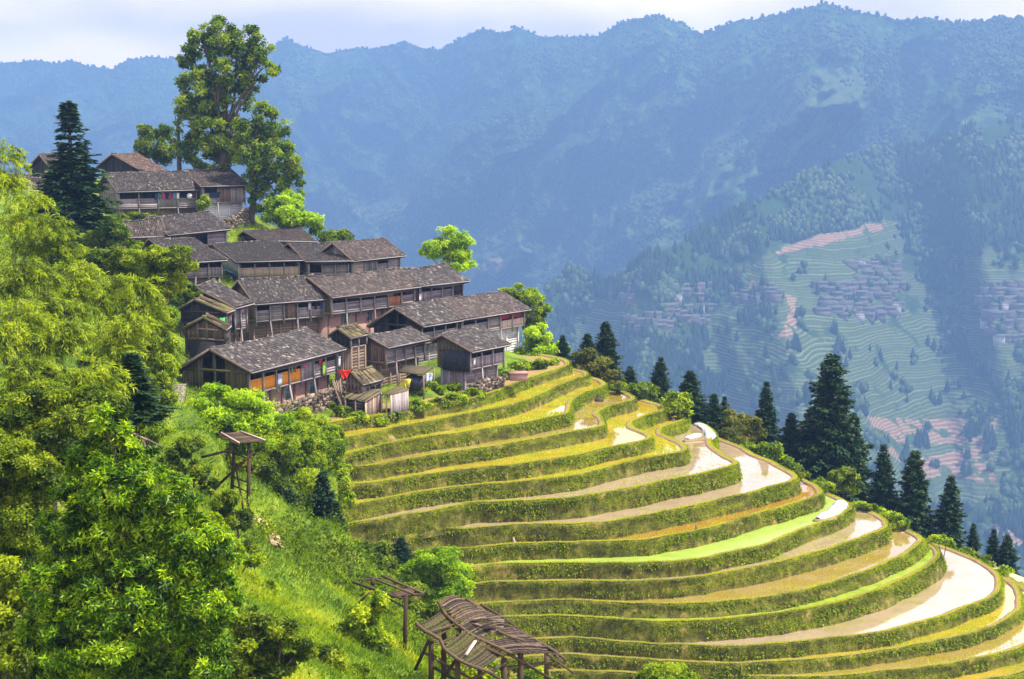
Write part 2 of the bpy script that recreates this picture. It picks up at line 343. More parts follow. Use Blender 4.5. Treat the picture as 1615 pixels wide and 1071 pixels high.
for k in range(len(LV)):
    C = RIM[k]; n = outn(C); z = ZL[k]; zb = ZL[k + 1] if k + 1 < len(ZL) else z - 1.5
    h = z - zb; m = len(C)
    wob = (fbm(C[:, 0] * 0.5, C[:, 1] * 0.5, 60 + k, 3) - 0.5)
    fat = 1.0
    if k in (11, 12): fat = 1.9
    prof = [(-0.62, -0.25), (-0.5, 0.07), (-0.3, 0.15), (-0.06, 0.13), (0.08, -0.05), (0.14 * fat, -0.35 * h), (0.26 * fat, -0.7 * h), (0.42 * fat, -h - 0.3)]
    rows = []
    for q, (off, dz) in enumerate(prof):
        wv = (fbm(C[:, 0] * 1.1, C[:, 1] * 1.1, 90 + q, 3) - 0.5) * (0.14 if q < 4 else 0.6)
        xy = C + n * (off + wv * (1 if q > 0 else 0))[:, None] if hasattr(off + wv, '__len__') else C
        rows.append(np.column_stack([xy, z + dz + (fbm(C[:, 0] * 0.9, C[:, 1] * 0.9, 190 + q, 3) - 0.5) * (0.08 if q < 4 else 0.02)]))
    V = np.stack(rows, 1).reshape(-1, 3); nf = grid_faces(m, len(prof))[:, ::-1]
    mi = np.tile([0, 0, 0] + [1] * (len(prof) - 4), m - 1)
    ob = link('terrace_bank', raw(V, nf, None, True, mats=[M_bund, M_bank], mi=mi)); tag(ob, kind='structure')
    BANKP.append((k, C, n, z, h, fat))
    P = POLY[k]; tess = tessellate_polygon([[Vector((p[0], p[1], 0)) for p in P]])
    ow = link('garden_plot' if k == 0 else ('grass_ledge' if k == 12 else 'water'), raw(np.column_stack([P, np.full(len(P), z)]), np.array(tess), WM[k])); tag(ow, kind='structure')
    if ow.data.polygons[0].normal.z < 0: ow.data.flip_normals()
# ================================================================ far mountains
def interp(px, P): P = np.array(P, float); return np.interp(px, P[:, 0], P[:, 1])
MC = [(560,1100),(700,700),(800,560),(850,470),(870,452),(900,424),(935,438),(975,440),(1010,412),(1060,390),(1100,370),(1150,345),(1170,330),(1210,310),(1250,285),(1290,268),(1330,250),(1390,240),(1450,228),(1530,205),(1615,190),(2000,150)]
SKY = [(-400,110),(0,98),(60,96),(85,101),(110,97),(140,104),(178,109),(200,95),(230,90),(262,92),(300,85),(340,80),(400,78),(435,72),(452,60),(475,72),(510,83),(560,76),(600,76),(635,67),(665,74),(695,79),(740,52),(760,46),(790,52),(820,42),(850,58),(890,58),(940,58),(970,40),(1000,30),(1040,24),(1075,38),(1104,54),(1130,48),(1165,32),(1200,28),(1250,20),(1300,5),(1335,16),(1380,22),(1420,32),(1465,28),(1500,36),(1535,34),(1570,30),(1615,28),(2000,20)]
SC = 1.35
CRD = [(a, b * SC) for a, b in [(-400,4600),(0,4500),(400,4200),(700,3900),(1000,3450),(1300,3050),(1615,2850),(2000,2800)]]
FOOT = [(a, b * SC) for a, b in [(-400,3700),(0,3500),(500,3050),(900,2750),(1200,2300),(2000,2200)]]
FZ = -440. * SC
nu, nv = 620, 260
px = np.linspace(-350, 1950, nu); t = np.linspace(0, 1, nv)
PXg, T = np.meshgrid(px, t, indexing='ij')
crest = interp(px, SKY) + (fbm(px / 14., px * 0, 5, 4) - 0.5) * 6
Dc = interp(px, CRD) + (fbm(px / 160., px * 0, 8, 3) - .5) * 400
PYg = crest[:, None] + (700 - crest[:, None]) * T
zzc = (crest - 250.2) / F
D = (.62 * Dc + zzc * Dc)[:, None] / (.62 + (PYg - 250.2) / F)
wob = (fbm(PXg / 90., PYg / 90., 19, 3) - .5) * 160
sk = (PXg + 0.95 * (PYg - 100) + wob)
rid = 1 - np.abs(np.clip((fbm(sk / 150., PYg / 420., 12, 3, 0.45) - .5) * 4.0, -1, 1))
sk2 = (PXg - 0.5 * (PYg - 100) * np.where(PXg < 760, 1, -1) + wob * .6)
rid2 = 1 - np.abs(np.clip((fbm(sk2 / 52., PYg / 120., 40, 4, .5) - .5) * 3.6, -1, 1))
env = np.clip(T * 4.5, 0, 1)
D = D + env * (-(rid - .5) * 560 - (rid2 - .5) * 190) - np.clip(T * 12, 0, 1) * (fbm(PXg / 9., PYg / 9., 77, 4) - .5) * 70
D = np.maximum(D, 1900 * SC)
D = np.where((PXg > 780) & (PYg > interp(px, MC)[:, None] - 50), np.maximum(D, 1250. * SC / (0.6 + (PYg - 250.2) / F) + 420), D)
Rr = np.stack([(PXg - 807.5) / F, cp - (PYg - 535.5) / F * sp, -sp - (PYg - 535.5) / F * cp], -1); PP = Rr * (D / Rr[..., 1])[..., None]
fld_mist_px = np.zeros(PXg.shape); wx = PXg + (fbm(PXg / 30., PYg / 30., 191, 4) - .5) * 90; wy = PYg + (fbm(PXg / 30., PYg / 30., 192, 4) - .5) * 60
for P_ in ([(1090,190),(1330,95),(1420,110),(1280,230),(1150,290),(1010,380),(930,360),(1010,260)], [(820,330),(900,300),(960,400),(900,450),(800,400)], [(560,300),(640,280),(690,380),(600,400)]): fld_mist_px = np.maximum(fld_mist_px, inpoly(wx, wy, P_))  # pale field patches; the middle ones also put valley mist into the colour
M_far, nt, b, out = newmat('far_forest')
n1 = noise(nt, 0.006, 8, 0.6); n2 = noise(nt, 0.03, 6, 0.7)
base = ramp(nt, [((0.012,0.03,0.01),0.3),((0.03,0.07,0.02),0.5),((0.12,0.19,0.05),0.7)], n2)
fld_mist = ramp(nt, [((0.0,0.0,0.0),0.52),((1,1,1),0.60)], n1)
col = mix(nt, mth(nt, 'MAXIMUM', mth(nt, 'MULTIPLY', fld_mist, attr(nt, 'low')), mth(nt, 'MULTIPLY', attr(nt, 'fld_mist'), .5)), base, mix(nt, n2, (0.07,0.10,0.04), (0.17,0.19,0.09)))
soil = ramp(nt, [((0,0,0),0.60),((1,1,1),0.64)], noise(nt, 0.009, 6, 0.65))
col = mix(nt, mth(nt, 'MULTIPLY', soil, attr(nt, 'low')), col, (0.36,0.2,0.12))
nt.links.new(col, b.inputs['Base Color']); b.inputs['Roughness'].default_value = 1; b.inputs['Specular IOR Level'].default_value = 0.0
bump(nt, b, n2, 14, 0.7)
low = np.maximum(np.clip((T - 0.25) * 1.6, 0, .8), 0)  # field share grows downslope, partly putting the paler low haze into the colour
FARV = PP.reshape(-1, 3)
link('far_mountains', raw(FARV, grid_faces(nu, nv)[:, ::-1], M_far, True, {'low': low.ravel(), 'fld_mist': fld_mist_px.ravel()}))['kind'] = 'structure'
# ---- nearer mountain with the villages, ~950-1450 m away
nu, nv = 640, 340
px = np.linspace(620, 1950, nu); t = np.linspace(0, 1, nv)
PXg, T = np.meshgrid(px, t, indexing='ij')
cr_ = interp(px, MC) + (fbm(px / 12., px * 0, 21, 4) - .5) * 7
PYg = cr_[:, None] + (1000 - cr_[:, None]) * T
def Dof(py):
    zz = (py - 250.2) / F
    return 1250. * SC / (0.6 + zz)
D = Dof(PYg)
bend = (fbm(PXg / 140. - T * 1.1, T * 0.8, 55, 3) - .5) * 480
gul = -np.exp(-((PXg - (1030 + (PYg - 480) * -0.15)) / 60) ** 2) * 110 + np.exp(-((PXg - 1290) / 140) ** 2) * -110 + np.exp(-((PXg - (1460 + (PYg - 400) * 0.35)) / 45) ** 2) * 40
D = D + SC * (bend * .6 + gul) * np.clip((1 - T) * 4, 0.3, 1) + (fbm(PXg / 10., PYg / 10., 5, 3) - .5) * 10
R = np.stack([(PXg - 807.5) / F, cp - (PYg - 535.5) / F * sp, -sp - (PYg - 535.5) / F * cp], -1)
MIDP = R * (D / R[..., 1])[..., None]
terr = np.zeros(PXg.shape); red = np.zeros(PXg.shape)
wx = PXg + (fbm(PXg / 18., PYg / 18., 91, 4) - .5) * 46; wy = PYg + (fbm(PXg / 18., PYg / 18., 92, 4) - .5) * 36
TERR = [[(1235,470),(1290,420),(1420,420),(1490,470),(1490,540),(1590,640),(1600,800),(1350,800),(1140,650),(1130,625)],
        [(1100,560),(1140,480),(1225,455),(1215,500),(1150,600),(1110,600)],[(1500,400),(1560,390),(1630,420),(1700,640),(1570,600),(1520,520)],
        [(1170,420),(1215,395),(1300,370),(1420,345),(1430,400),(1300,460),(1190,470)],[(940,470),(1000,470),(1030,540),(950,560),(900,520)]]
for P in TERR: terr = np.maximum(terr, inpoly(wx, wy, P))
REDP = [[(1365,660),(1575,660),(1560,700),(1400,700)],[(1370,700),(1470,720),(1560,700),(1570,760),(1460,752)],[(1160,470),(1185,438),(1205,470)],[(1020,455),(1035,438),(1052,458)],[(1240,462),(1258,470),(1255,520),(1235,545),(1228,530),(1245,500)],[(1225,395),(1290,370),(1400,350),(1395,362),(1300,385),(1230,402)],[(1490,430),(1505,480),(1512,520),(1500,500)],[(1560,820),(1615,850),(1615,870),(1570,845)]]
for P in REDP: red = np.maximum(red, inpoly(PXg + (wx - PXg) * .3, PYg + (wy - PYg) * .3, P))
M_mid, nt, b, out = newmat('mid_mountain_fields_and_forest')
n2 = noise(nt, 0.028, 6, 0.7); n3 = noise(nt, 0.005, 3, 0.45)
base = ramp(nt, [((0.02,0.045,0.015),0.3),((0.03,0.06,0.02),0.55),((0.06,0.10,0.03),0.75)], n2)
g = nt.nodes.new('ShaderNodeNewGeometry'); sx = nt.nodes.new('ShaderNodeSeparateXYZ'); nt.links.new(g.outputs['Position'], sx.inputs[0])
zz = mth(nt, 'ADD', mth(nt, 'MULTIPLY', sx.outputs[2], 0.22), mth(nt, 'MULTIPLY', n3, 9.0))
fr = mth(nt, 'FRACT', zz)
cell = nt.nodes.new('ShaderNodeTexWhiteNoise'); cell.noise_dimensions = '1D'; nt.links.new(mth(nt, 'FLOOR', zz), cell.inputs['W'])
band = ramp(nt, [((0.04,0.06,0.025),0.0),((0.055,0.085,0.03),0.30),((0.08,0.12,0.04),0.5),((0.20,0.22,0.13),0.78),((0.10,0.14,0.05),0.88),((0.06,0.1,0.03),1.0)], fr)
tcol = mix(nt, mth(nt, 'MULTIPLY', cell.outputs[0], 0.9), band, (0.06,0.085,0.035))
tcol = mix(nt, ramp(nt, [((0,0,0),0.6),((1,1,1),0.66)], noise(nt, 0.015, 5)), tcol, (0.03,0.06,0.02))
col = mix(nt, attr(nt, 'terr'), base, tcol)
rcol = mix(nt, mth(nt, 'MULTIPLY', mth(nt, 'GREATER_THAN', fr, 0.62), 0.8), (0.20,0.12,0.075), (0.34,0.25,0.17))
rcol = mix(nt, ramp(nt, [((0,0,0),0.55),((1,1,1),0.59)], noise(nt, 0.023, 4)), rcol, (0.05,0.09,0.03))
col = mix(nt, attr(nt, 'red'), col, rcol)
nt.links.new(col, b.inputs['Base Color']); b.inputs['Roughness'].default_value = 1; b.inputs['Specular IOR Level'].default_value = 0.0
bump(nt, b, n2, 10, 0.6)
link('hills', raw(MIDP.reshape(-1, 3), grid_faces(nu, nv)[:, ::-1], M_mid, True, {'terr': terr.ravel(), 'red': red.ravel()}))['kind'] = 'structure'
# ---- forests on both mountains: far-off woods that read as one mass
M_wood = mat_leaf('far_wood_foliage', [(0.012,0.03,0.012),(0.025,0.055,0.018),(0.07,0.12,0.03)], 0.1)
def cones(P, H, Rr, name, mat, ns=6, tint=None, broad=None):
    n = len(P); an = np.arange(ns) * 2 * np.pi / ns
    rows = []; br = np.zeros(n) if broad is None else broad
    for (hz0, rr0), (hz1, rr1) in (((-0.05, 0.35), (-.05, .4)), ((0.12, 1.0), (.25, 1.0)), ((0.5, 0.62), (.7, .95)), ((1.0, 0.03), (1.0, .35))):
        hz = hz0 + (hz1 - hz0) * br; rr = rr0 + (rr1 - rr0) * br
        jit = 1 + (RNG.random((n, ns)) - .5) * 0.6
        x = P[:, 0, None] + np.cos(an)[None] * (Rr * rr)[:, None] * jit; y = P[:, 1, None] + np.sin(an)[None] * (Rr * rr)[:, None] * jit
        z = (P[:, 2] + H * hz)[:, None] + (RNG.random((n, ns)) - .5) * (H * .08)[:, None]
        rows.append(np.stack([x, y, z], -1))
    V = np.stack(rows, 1).reshape(-1, 3); base_ = np.arange(n) * 4 * ns; fs = []
    for r in range(3):
        for j in range(ns):
            fs.append(np.stack([base_ + r * ns + j, base_ + r * ns + (j + 1) % ns, base_ + (r + 1) * ns + (j + 1) % ns, base_ + (r + 1) * ns + j], 1))
    tn = np.repeat(RNG.random(n) if tint is None else tint, 4 * ns)
    return raw(V, np.concatenate(fs), mat, False, {'tint': tn}, name)
fi = np.flatnonzero(((terr + red).ravel() < 0.5) | (RNG.random(terr.size) < .015) & (red.ravel() < .5) | (fbm(PXg.ravel() / 22., PYg.ravel() / 22., 171, 3) > .68)); dens = fbm(PXg.ravel()[fi] / 30., PYg.ravel()[fi] / 30., 71, 3)
keep = RNG.random(len(fi)) < np.clip((dens - 0.36) * 3, 0.03, 1) * 0.3
fi = fi[keep]; P = MIDP.reshape(-1, 3)[fi].copy(); P[:, 0] += RNG.normal(0, 1.5, len(P))
br = (fbm(PXg.ravel()[fi] / 25., PYg.ravel()[fi] / 25., 72, 3) > 0.52).astype(float)
Hh = RNG.uniform(12, 24, len(P)) * (1 - br * .35)
tag(link('forest', cones(P, Hh, Hh * (0.22 + br * 0.22), 'mid_forest', M_wood, tint=np.clip(RNG.random(len(P)) * .6 + br * .4, 0, 1), broad=br)), 'hazy forest covering the slopes of the middle mountain', 'forest', kind='stuff')
nf = 60000
idx = RNG.integers(0, len(FARV), nf * 2); Tf = (np.indices((620, 260))[1].ravel() / 259.)[idx]
dd = fbm(FARV[idx, 0] / 160., FARV[idx, 1] / 160., 15, 4); k_ = (RNG.random(len(idx)) < np.clip((dd - .4) * 5 + (0.4 - Tf), 0, 1)) & (Tf < .8)
idx = idx[k_][:nf]; crest_i = np.arange(620) * 260 + RNG.integers(0, 3, 620); idx = np.concatenate([idx, crest_i])
P = FARV[idx].copy(); P[:, 2] -= 2; P[:, 0] += RNG.normal(0, 5, len(P))
Hh = RNG.uniform(5, 12, len(P))
tag(link('forest', cones(P, Hh, Hh * RNG.uniform(.35, .7, len(P)), 'far_forest_trees', M_wood, ns=5, broad=np.ones(len(P)))), 'distant blue forest on the high mountain range at the back', 'forest', kind='stuff')
# ---- haze
M_haze, nt, b, out = newmat('haze'); nt.nodes.remove(b)
pv = nt.nodes.new('ShaderNodeVolumePrincipled'); pv.inputs['Color'].default_value = (0.188, 0.365, 0.71, 1); pv.inputs['Density'].default_value = 0.00029
pv.inputs['Anisotropy'].default_value = 0.0
nt.links.new(pv.outputs[0], out.inputs['Volume'])
hb = MB(); hb.box(-7000, 7000, -1500, 7000, -902, 640); tag(hb.build('haze', M_haze), kind='stuff')
# ================================================================ village houses
def mat_plank(name, cols, rough=0.85):
    m, nt, b, out = newmat(name)
    n = noise(nt, 2.0, 6, 0.65, stretch=(1.5, 1.5, 1.5)); g_ = noise(nt, 9, 4, 0.6)
    f = mth(nt, 'ADD', mth(nt, 'MULTIPLY', attr(nt, 'tint'), 0.55), mth(nt, 'MULTIPLY', n, 0.55))
    c = ramp(nt, cols, mth(nt, 'SUBTRACT', f, 0.05, True)); nt.links.new(c, b.inputs['Base Color'])
    b.inputs['Roughness'].default_value = rough; b.inputs['Specular IOR Level'].default_value = 0.2; bump(nt, b, g_, 0.03, 0.5); return m
P_grey = mat_plank('weathered_grey_planks', [(0.09,0.078,0.085),(0.22,0.195,0.20),(0.38,0.345,0.345)])
P_brown = mat_plank('brown_planks', [(0.06,0.045,0.04),(0.16,0.115,0.09),(0.29,0.21,0.16)])
P_dark = mat_plank('near_black_planks', [(0.012,0.012,0.014),(0.03,0.028,0.03),(0.06,0.05,0.045)])  # near-black planks for inner and back walls, some gables and bays
P_tan = mat_plank('pale_tan_planks', [(0.26,0.19,0.15),(0.42,0.32,0.26),(0.54,0.44,0.37)])
P_olive = mat_plank('mossy_planks', [(0.045,0.045,0.02),(0.10,0.09,0.05),(0.17,0.14,0.08)])
P_orange = mat_plank('varnished_orange_boards', [(0.5,0.17,0.015),(0.65,0.26,0.025),(0.72,0.33,0.05)])
P_rust = mat_plank('rusty_brown_boards', [(0.28,0.11,0.05),(0.38,0.16,0.07),(0.45,0.23,0.12)])
P_white = mat_plank('whitewashed_boards', [(0.42,0.44,0.46),(0.55,0.57,0.58),(0.66,0.67,0.68)])
P_red = mat_plank('red_painted_boards', [(0.35,0.03,0.03),(0.45,0.06,0.05)])
P_fascia = mat_plank('pale_fascia_wood', [(0.26,0.24,0.22),(0.4,0.37,0.34),(0.5,0.46,0.42)])
M_tile = {}
def tile_mat(kind):
    if kind in M_tile: return M_tile[kind]
    m, nt, b, out = newmat('roof_tiles_' + kind)
    pal = {'grey': [((0.018,0.016,0.02),0.0),((0.05,0.043,0.042),0.4),((0.125,0.108,0.10),0.68),((0.50,0.44,0.40),1.0)],
           'brown': [((0.02,0.016,0.016),0.0),((0.07,0.056,0.052),0.45),((0.155,0.12,0.108),0.75),((0.44,0.37,0.33),1.0)],
           'rust': [((0.03,0.02,0.018),0.0),((0.09,0.06,0.05),0.4),((0.20,0.12,0.09),0.7),((0.45,0.30,0.2),1.0)]}[kind]
    f = mth(nt, 'ADD', mth(nt, 'MULTIPLY', attr(nt, 'tint'), 0.62), mth(nt, 'MULTIPLY', noise(nt, 0.55, 6, 0.65), 0.5))
    c = ramp(nt, pal, mth(nt, 'SUBTRACT', f, 0.10, True))
    moss = ramp(nt, [((0,0,0),0.6),((1,1,1),0.72)], noise(nt, 0.9, 6, 0.7))
    c = mix(nt, mth(nt, 'MULTIPLY', moss, 0.5), c, (0.09,0.10,0.035))
    nt.links.new(c, b.inputs['Base Color']); b.inputs['Roughness'].default_value = 0.8; b.inputs['Specular IOR Level'].default_value = 0.3
    M_tile[kind] = m; return m
M_bark = mat_noise('mossy_bark_roofing', [((0.035,0.028,0.018),0.0),((0.09,0.072,0.04),0.4),((0.15,0.12,0.065),0.7),((0.12,0.13,0.03),1.0)], 1.5, 0.95, 0.8, 8, tint=0.5)
m, nt, b, out = newmat('old_brick'); M_brick = m
t_ = nt.nodes.new('ShaderNodeTexCoord'); sx = nt.nodes.new('ShaderNodeSeparateXYZ'); nt.links.new(t_.outputs['Object'], sx.inputs[0])
cb = nt.nodes.new('ShaderNodeCombineXYZ'); nt.links.new(mth(nt, 'ADD', sx.outputs[0], sx.outputs[1]), cb.inputs[0]); nt.links.new(sx.outputs[2], cb.inputs[1])
bt = nt.nodes.new('ShaderNodeTexBrick'); bt.inputs['Scale'].default_value = 3.2; bt.inputs['Mortar Size'].default_value = 0.03
bt.inputs['Color1'].default_value = (0.40,0.17,0.12,1); bt.inputs['Color2'].default_value = (0.30,0.13,0.10,1); bt.inputs['Mortar'].default_value = (0.36,0.30,0.27,1)
nt.links.new(cb.outputs[0], bt.inputs[0])
nt.links.new(mix(nt, mth(nt, 'MULTIPLY', noise(nt, 1.2, 6, 0.65), 0.55), bt.outputs[0], (0.22,0.16,0.15)), b.inputs['Base Color']); b.inputs['Roughness'].default_value = 0.9
M_stone = mat_noise('fieldstone', [(0.06,0.048,0.036),(0.15,0.12,0.09),(0.28,0.23,0.18)], 1.2, 0.9, 0.5, 5, tint=0.7)
M_glass, nt, b, out = newmat('teal_window_glass'); b.inputs['Base Color'].default_value = (0.03,0.10,0.12,1); b.inputs['Roughness'].default_value = 0.12
M_teal = mat_noise('teal_window_frame', [(0.12,0.28,0.32),(0.2,0.4,0.44)], 3, 0.6)
M_blue = mat_noise('faded_blue_paint', [(0.04,0.1,0.2),(0.08,0.16,0.28)], 2, 0.8)
P_old = mat_plank('old_dark_poles', [(0.025,0.016,0.009),(0.065,0.042,0.025),(0.14,0.095,0.06)])
M_tarp = mat_noise('dark_blue_tarp', [(0.01,0.014,0.022),(0.04,0.05,0.065)], 2, 0.55, 0.6, 5, dist=0.1)

def bil(q, a, b_):
    c, e, r2, r = [np.array(p, float) for p in q]
    a = np.asarray(a)[..., None]; b_ = np.asarray(b_)[..., None]
    return (c * (1 - a) + e * a) * (1 - b_) + (r * (1 - a) + r2 * a) * b_
def tiled(q, seed, tw=0.23, tl=0.3, lift=0.045, sag=0.26):
    """q = eave start, eave end, ridge end, ridge start; returns arrays for a field of single curved tiles"""
    rg = np.random.default_rng(seed); c, e, r2, r = [np.array(p, float) for p in q]
    Lh = np.linalg.norm(e - c); H = np.linalg.norm(r - c); nc = max(3, int(Lh / tw)); nr = max(3, int(H / tl))
    i, j = np.meshgrid(np.arange(nc), np.arange(nr), indexing='ij'); i = i.ravel(); j = j.ravel(); m = len(i)
    nrm = np.cross(e - c, r - c); nrm /= np.linalg.norm(nrm); nrm = nrm if nrm[2] > 0 else -nrm
    ja = (rg.random(m) - .5) * 0.22 / nc; jb = (rg.random(m) - .5) * 0.25 / nr; wz = (rg.random(m) - .5) * 0.035
    rows = []
    for kb, (bb, lf) in enumerate(((-0.12, lift), (1.0, 0.008))):
        for ka, aa in enumerate((0.1, 0.5, 0.9)):
            A_ = (i + aa) / nc + ja; B_ = (j + bb) / nr + jb
            p = bil(q, A_, B_); up = lf + (0.07 if ka == 1 else 0.0)
            s_ = -sag * np.sin(np.pi * np.clip(A_, 0, 1)) * (0.5 + 0.5 * np.sin(seed)) + (fbm(A_ * 5, B_ * 3, seed, 2) - .5) * .10
            p = p + nrm[None] * (up + wz)[:, None]; p[:, 2] += s_
            rows.append(p)
    V = np.stack(rows, 1).reshape(-1, 3); b0 = np.arange(m) * 6
    Fc = np.concatenate([np.stack([b0 + 0, b0 + 1, b0 + 4, b0 + 3], 1), np.stack([b0 + 1, b0 + 2, b0 + 5, b0 + 4], 1), np.stack([b0 + 0, b0 + 2, b0 + 1, b0 + 1], 1)[:0]])
    tint = np.clip(rg.beta(1.3, 2.2, m) + (rg.random(m) < .06) * .4, 0, 1)
    return V, Fc, np.repeat(tint, 6)
def planks(mb, p0, p1, z0, zt, wd=0.24, th=0.05, horiz=False, rg=random, gap=0.012):
    """board wall between plan points p0,p1 (local); z0 bottom, zt top: number or function of 0..1"""
    p0 = np.array(p0, float); p1 = np.array(p1, float); d = p1 - p0; ln = np.linalg.norm(d); d /= ln; n = np.array([d[1], -d[0]]) * th / 2
    zf = zt if callable(zt) else (lambda a: zt)
    if horiz:
        zz = z0; top = max(zf(0), zf(0.5), zf(1))
        while zz < top - 0.04:
            h = min(wd, top - zz); o_ = rg.uniform(-.012, .012)
            a = p0 + n * (o_ * 20); c = p1 + n * (o_ * 20)
            mb.hexa([[*(a + n), zz + gap], [*(c + n), zz + gap], [*(c - n), zz + gap], [*(a - n), zz + gap], [*(a + n), zz + h], [*(c + n), zz + h], [*(c - n), zz + h], [*(a - n), zz + h]]); zz += wd
        return
    k = max(1, round(ln / wd))
    for i in range(k):
        a0 = i / k; a1 = (i + 1) / k - gap / ln * 1.2; o_ = 1 + rg.uniform(-.4, .4); A = p0 + d * ln * a0; B = p0 + d * ln * a1; nn = n * o_
        za, zc_ = zf(a0), zf(a1); zl = z0 + rg.uniform(-.04, .02)
        mb.hexa([[*(A + nn), zl], [*(B + nn), zl], [*(B - nn), zl], [*(A - nn), zl], [*(A + nn), za], [*(B + nn), zc_], [*(B - nn), zc_], [*(A - nn), za]])
MATS = dict(g=P_grey, b=P_brown, d=P_dark, t=P_tan, o=P_orange, r=P_rust, w=P_white, m=P_olive, R=P_red)
HOUSES = {}
def house(key, label, C, E, R, R2y, Lp, D, ang, fy, by, bays, lower='g', gable='g', tiles='grey', par='g', upm='g', W=None, w1=None, bark=False, props=1, name='wooden_house', cat='house', wins=0, gopen=0, over=(0.55, 0.7), group='wooden houses of the village', gal=1.15, deep=3.0, gbeams=True, zextra=0):
    rg = random.Random(key); sd = sum(map(ord, key))
    c = PY(*C, D); u = np.array([math.cos(math.radians(ang)), math.sin(math.radians(ang))]); v = np.array([-u[1], u[0]])
    def along(p0, dr, pxx):
        tx = (pxx - 807.5) / F / (cp) ; # X/Y for a pixel column, refined with the row below
        return tx
    def hit(p0, dr, pxx, pyy):
        r_ = ray(pxx, pyy); tx = r_[0] / r_[1]
        return (tx * p0[1] - p0[0]) / (dr[0] - tx * dr[1])
    Lh = hit(c[:2], u, *E); pe = c[:2] + u * Lh; zE = PY(E[0], E[1], pe[1])[2]
    if w1 is None: w1 = hit(c[:2], v, *R)
    pr = c[:2] + v * w1; zR = PY(R[0], R[1], pr[1])[2]
    pr2 = pe + v * w1; zR2 = PY(R[0], R2y, pr2[1])[2]
    if W is None: W = hit(c[:2], v, *Lp) if Lp[0] else w1 * 2
    pl = c[:2] + v * W; zL = PY(C[0], Lp[1], pl[1])[2] if Lp[1] else c[2] - 0.1
    zL2 = zL + (zE - c[2])
    zfl = PY(C[0], fy, D)[2]; zb = PY(C[0], by, D)[2]
    zg = min(zb, g1(*(c[:2] + u * Lh * .5 + v * 1)))
    root = thing(name, (c[0], c[1], zb), label, cat, group, math.radians(ang))
    z0 = zb; cz, ez, rz_, r2z, lz, l2z = c[2] - z0, zE - z0, zR - z0, zR2 - z0, zL - z0, zL2 - z0
    fz = zfl - z0
    HOUSES[key] = dict(root=root, L=Lh, W=W, fz=fz, cz=cz, u=u, v=v, c=c, z0=z0, Eend=(pe, zE), w1=w1)
    q1 = [(-0.02, 0, cz), (Lh, 0, ez), (Lh, w1, r2z), (0, w1, rz_)]; q2 = [(Lh, W, l2z), (-0.02, W, lz), (0, w1, rz_), (Lh, w1, r2z)]
    kw = dict(tw=0.5, tl=0.8, lift=0.05) if bark else {}
    V1, F1, T1 = tiled(q1, sd, **kw); V2, F2, T2 = tiled(q2, sd + 5, **kw)
    # deck under the tiles
    th = 0.12; dk = []
    fd = []; off = 0
    for q, sq in ((q1, sd), (q2, sd + 5)):      # sagging deck under each slope
        for dz in (.16, th + .16):
            aa, bb_ = np.meshgrid(np.linspace(0, 1, 15), np.linspace(0, 1, 4), indexing='ij'); p_ = bil(q, aa.ravel(), bb_.ravel()); p_[:, 2] += -dz - (0 if bark else .26 * np.sin(np.pi * aa.ravel()) * (0.5 + 0.5 * np.sin(sq)))
            if bark: p_[:, 2] -= .26 * np.sin(np.pi * aa.ravel()) * (0.5 + 0.5 * np.sin(sq))
            dk.append(p_); fd.append(grid_faces(15, 4) + off); off += 60
    VD = np.vstack(dk); FD = np.vstack(fd)
    V = np.vstack([V1, V2, VD]); Fa = np.vstack([F1, F2 + len(V1), FD + len(V1) + len(V2)])
    roof = link('roof', raw(V, Fa, M_bark if bark else tile_mat(tiles), False, {'tint': np.concatenate([T1, T2, np.full(len(VD), .1)])}), root)
    mb = MB(); k = max(4, int(Lh / 0.35))
    for i in range(k):
        a0, a1 = i / k, (i + .93) / k; zz0 = rz_ + (r2z - rz_) * a0; zz1 = rz_ + (r2z - rz_) * a1; up = rg.uniform(0.02, 0.09); sg = (0.5 + 0.5 * math.sin(sd)) * 0.26
        sa, sb = -sg * math.sin(math.pi * a0), -sg * math.sin(math.pi * a1)
        mb.bar((Lh * a0, w1, zz0 + up + sa), (Lh * a1, w1, zz1 + up + sb), 0.24, 0.16)
    mb.build('ridge', M_bark if bark else tile_mat(tiles), roof)
    mb = MB(); mb.bar((-.05, -.05, cz - .13), (Lh + .05, -.05, ez - .13), 0.05, 0.11, 0.9)
    mb.build('eave_board', P_grey, root)
    mb = MB(); mb.bar((-.05, 0, cz - .1), (-.05, w1, rz_ - .1), 0.07, 0.2, .55); mb.bar((-.05, w1, rz_ - .1), (-.05, W, lz - .1), 0.07, 0.2, .5)
    mb.build('verge_board', P_brown if not bark else P_olive, root)
    mb = MB(); mb.bar((Lh + .03, 0, ez - .1), (Lh + .03, w1, r2z - .1), 0.07, 0.2, .3); mb.build('verge_board', P_brown if not bark else P_olive, root)
    # --- walls
    s0, s1 = over[0], Lh - over[0] * .8; wf, wb = over[1], W - over[1]
    def top(wv, s):   # underside of roof
        a = s / Lh
        if wv <= w1: zz = (cz + (ez - cz) * a) + ((rz_ - cz) * (1 - a) + (r2z - ez) * a) * wv / w1
        else: zz = (lz + (l2z - lz) * a) + ((rz_ - lz) * (1 - a) + (r2z - l2z) * a) * (W - wv) / (W - w1)
        return zz - th - .14
    inner = wf + gal if gal else wf + .02
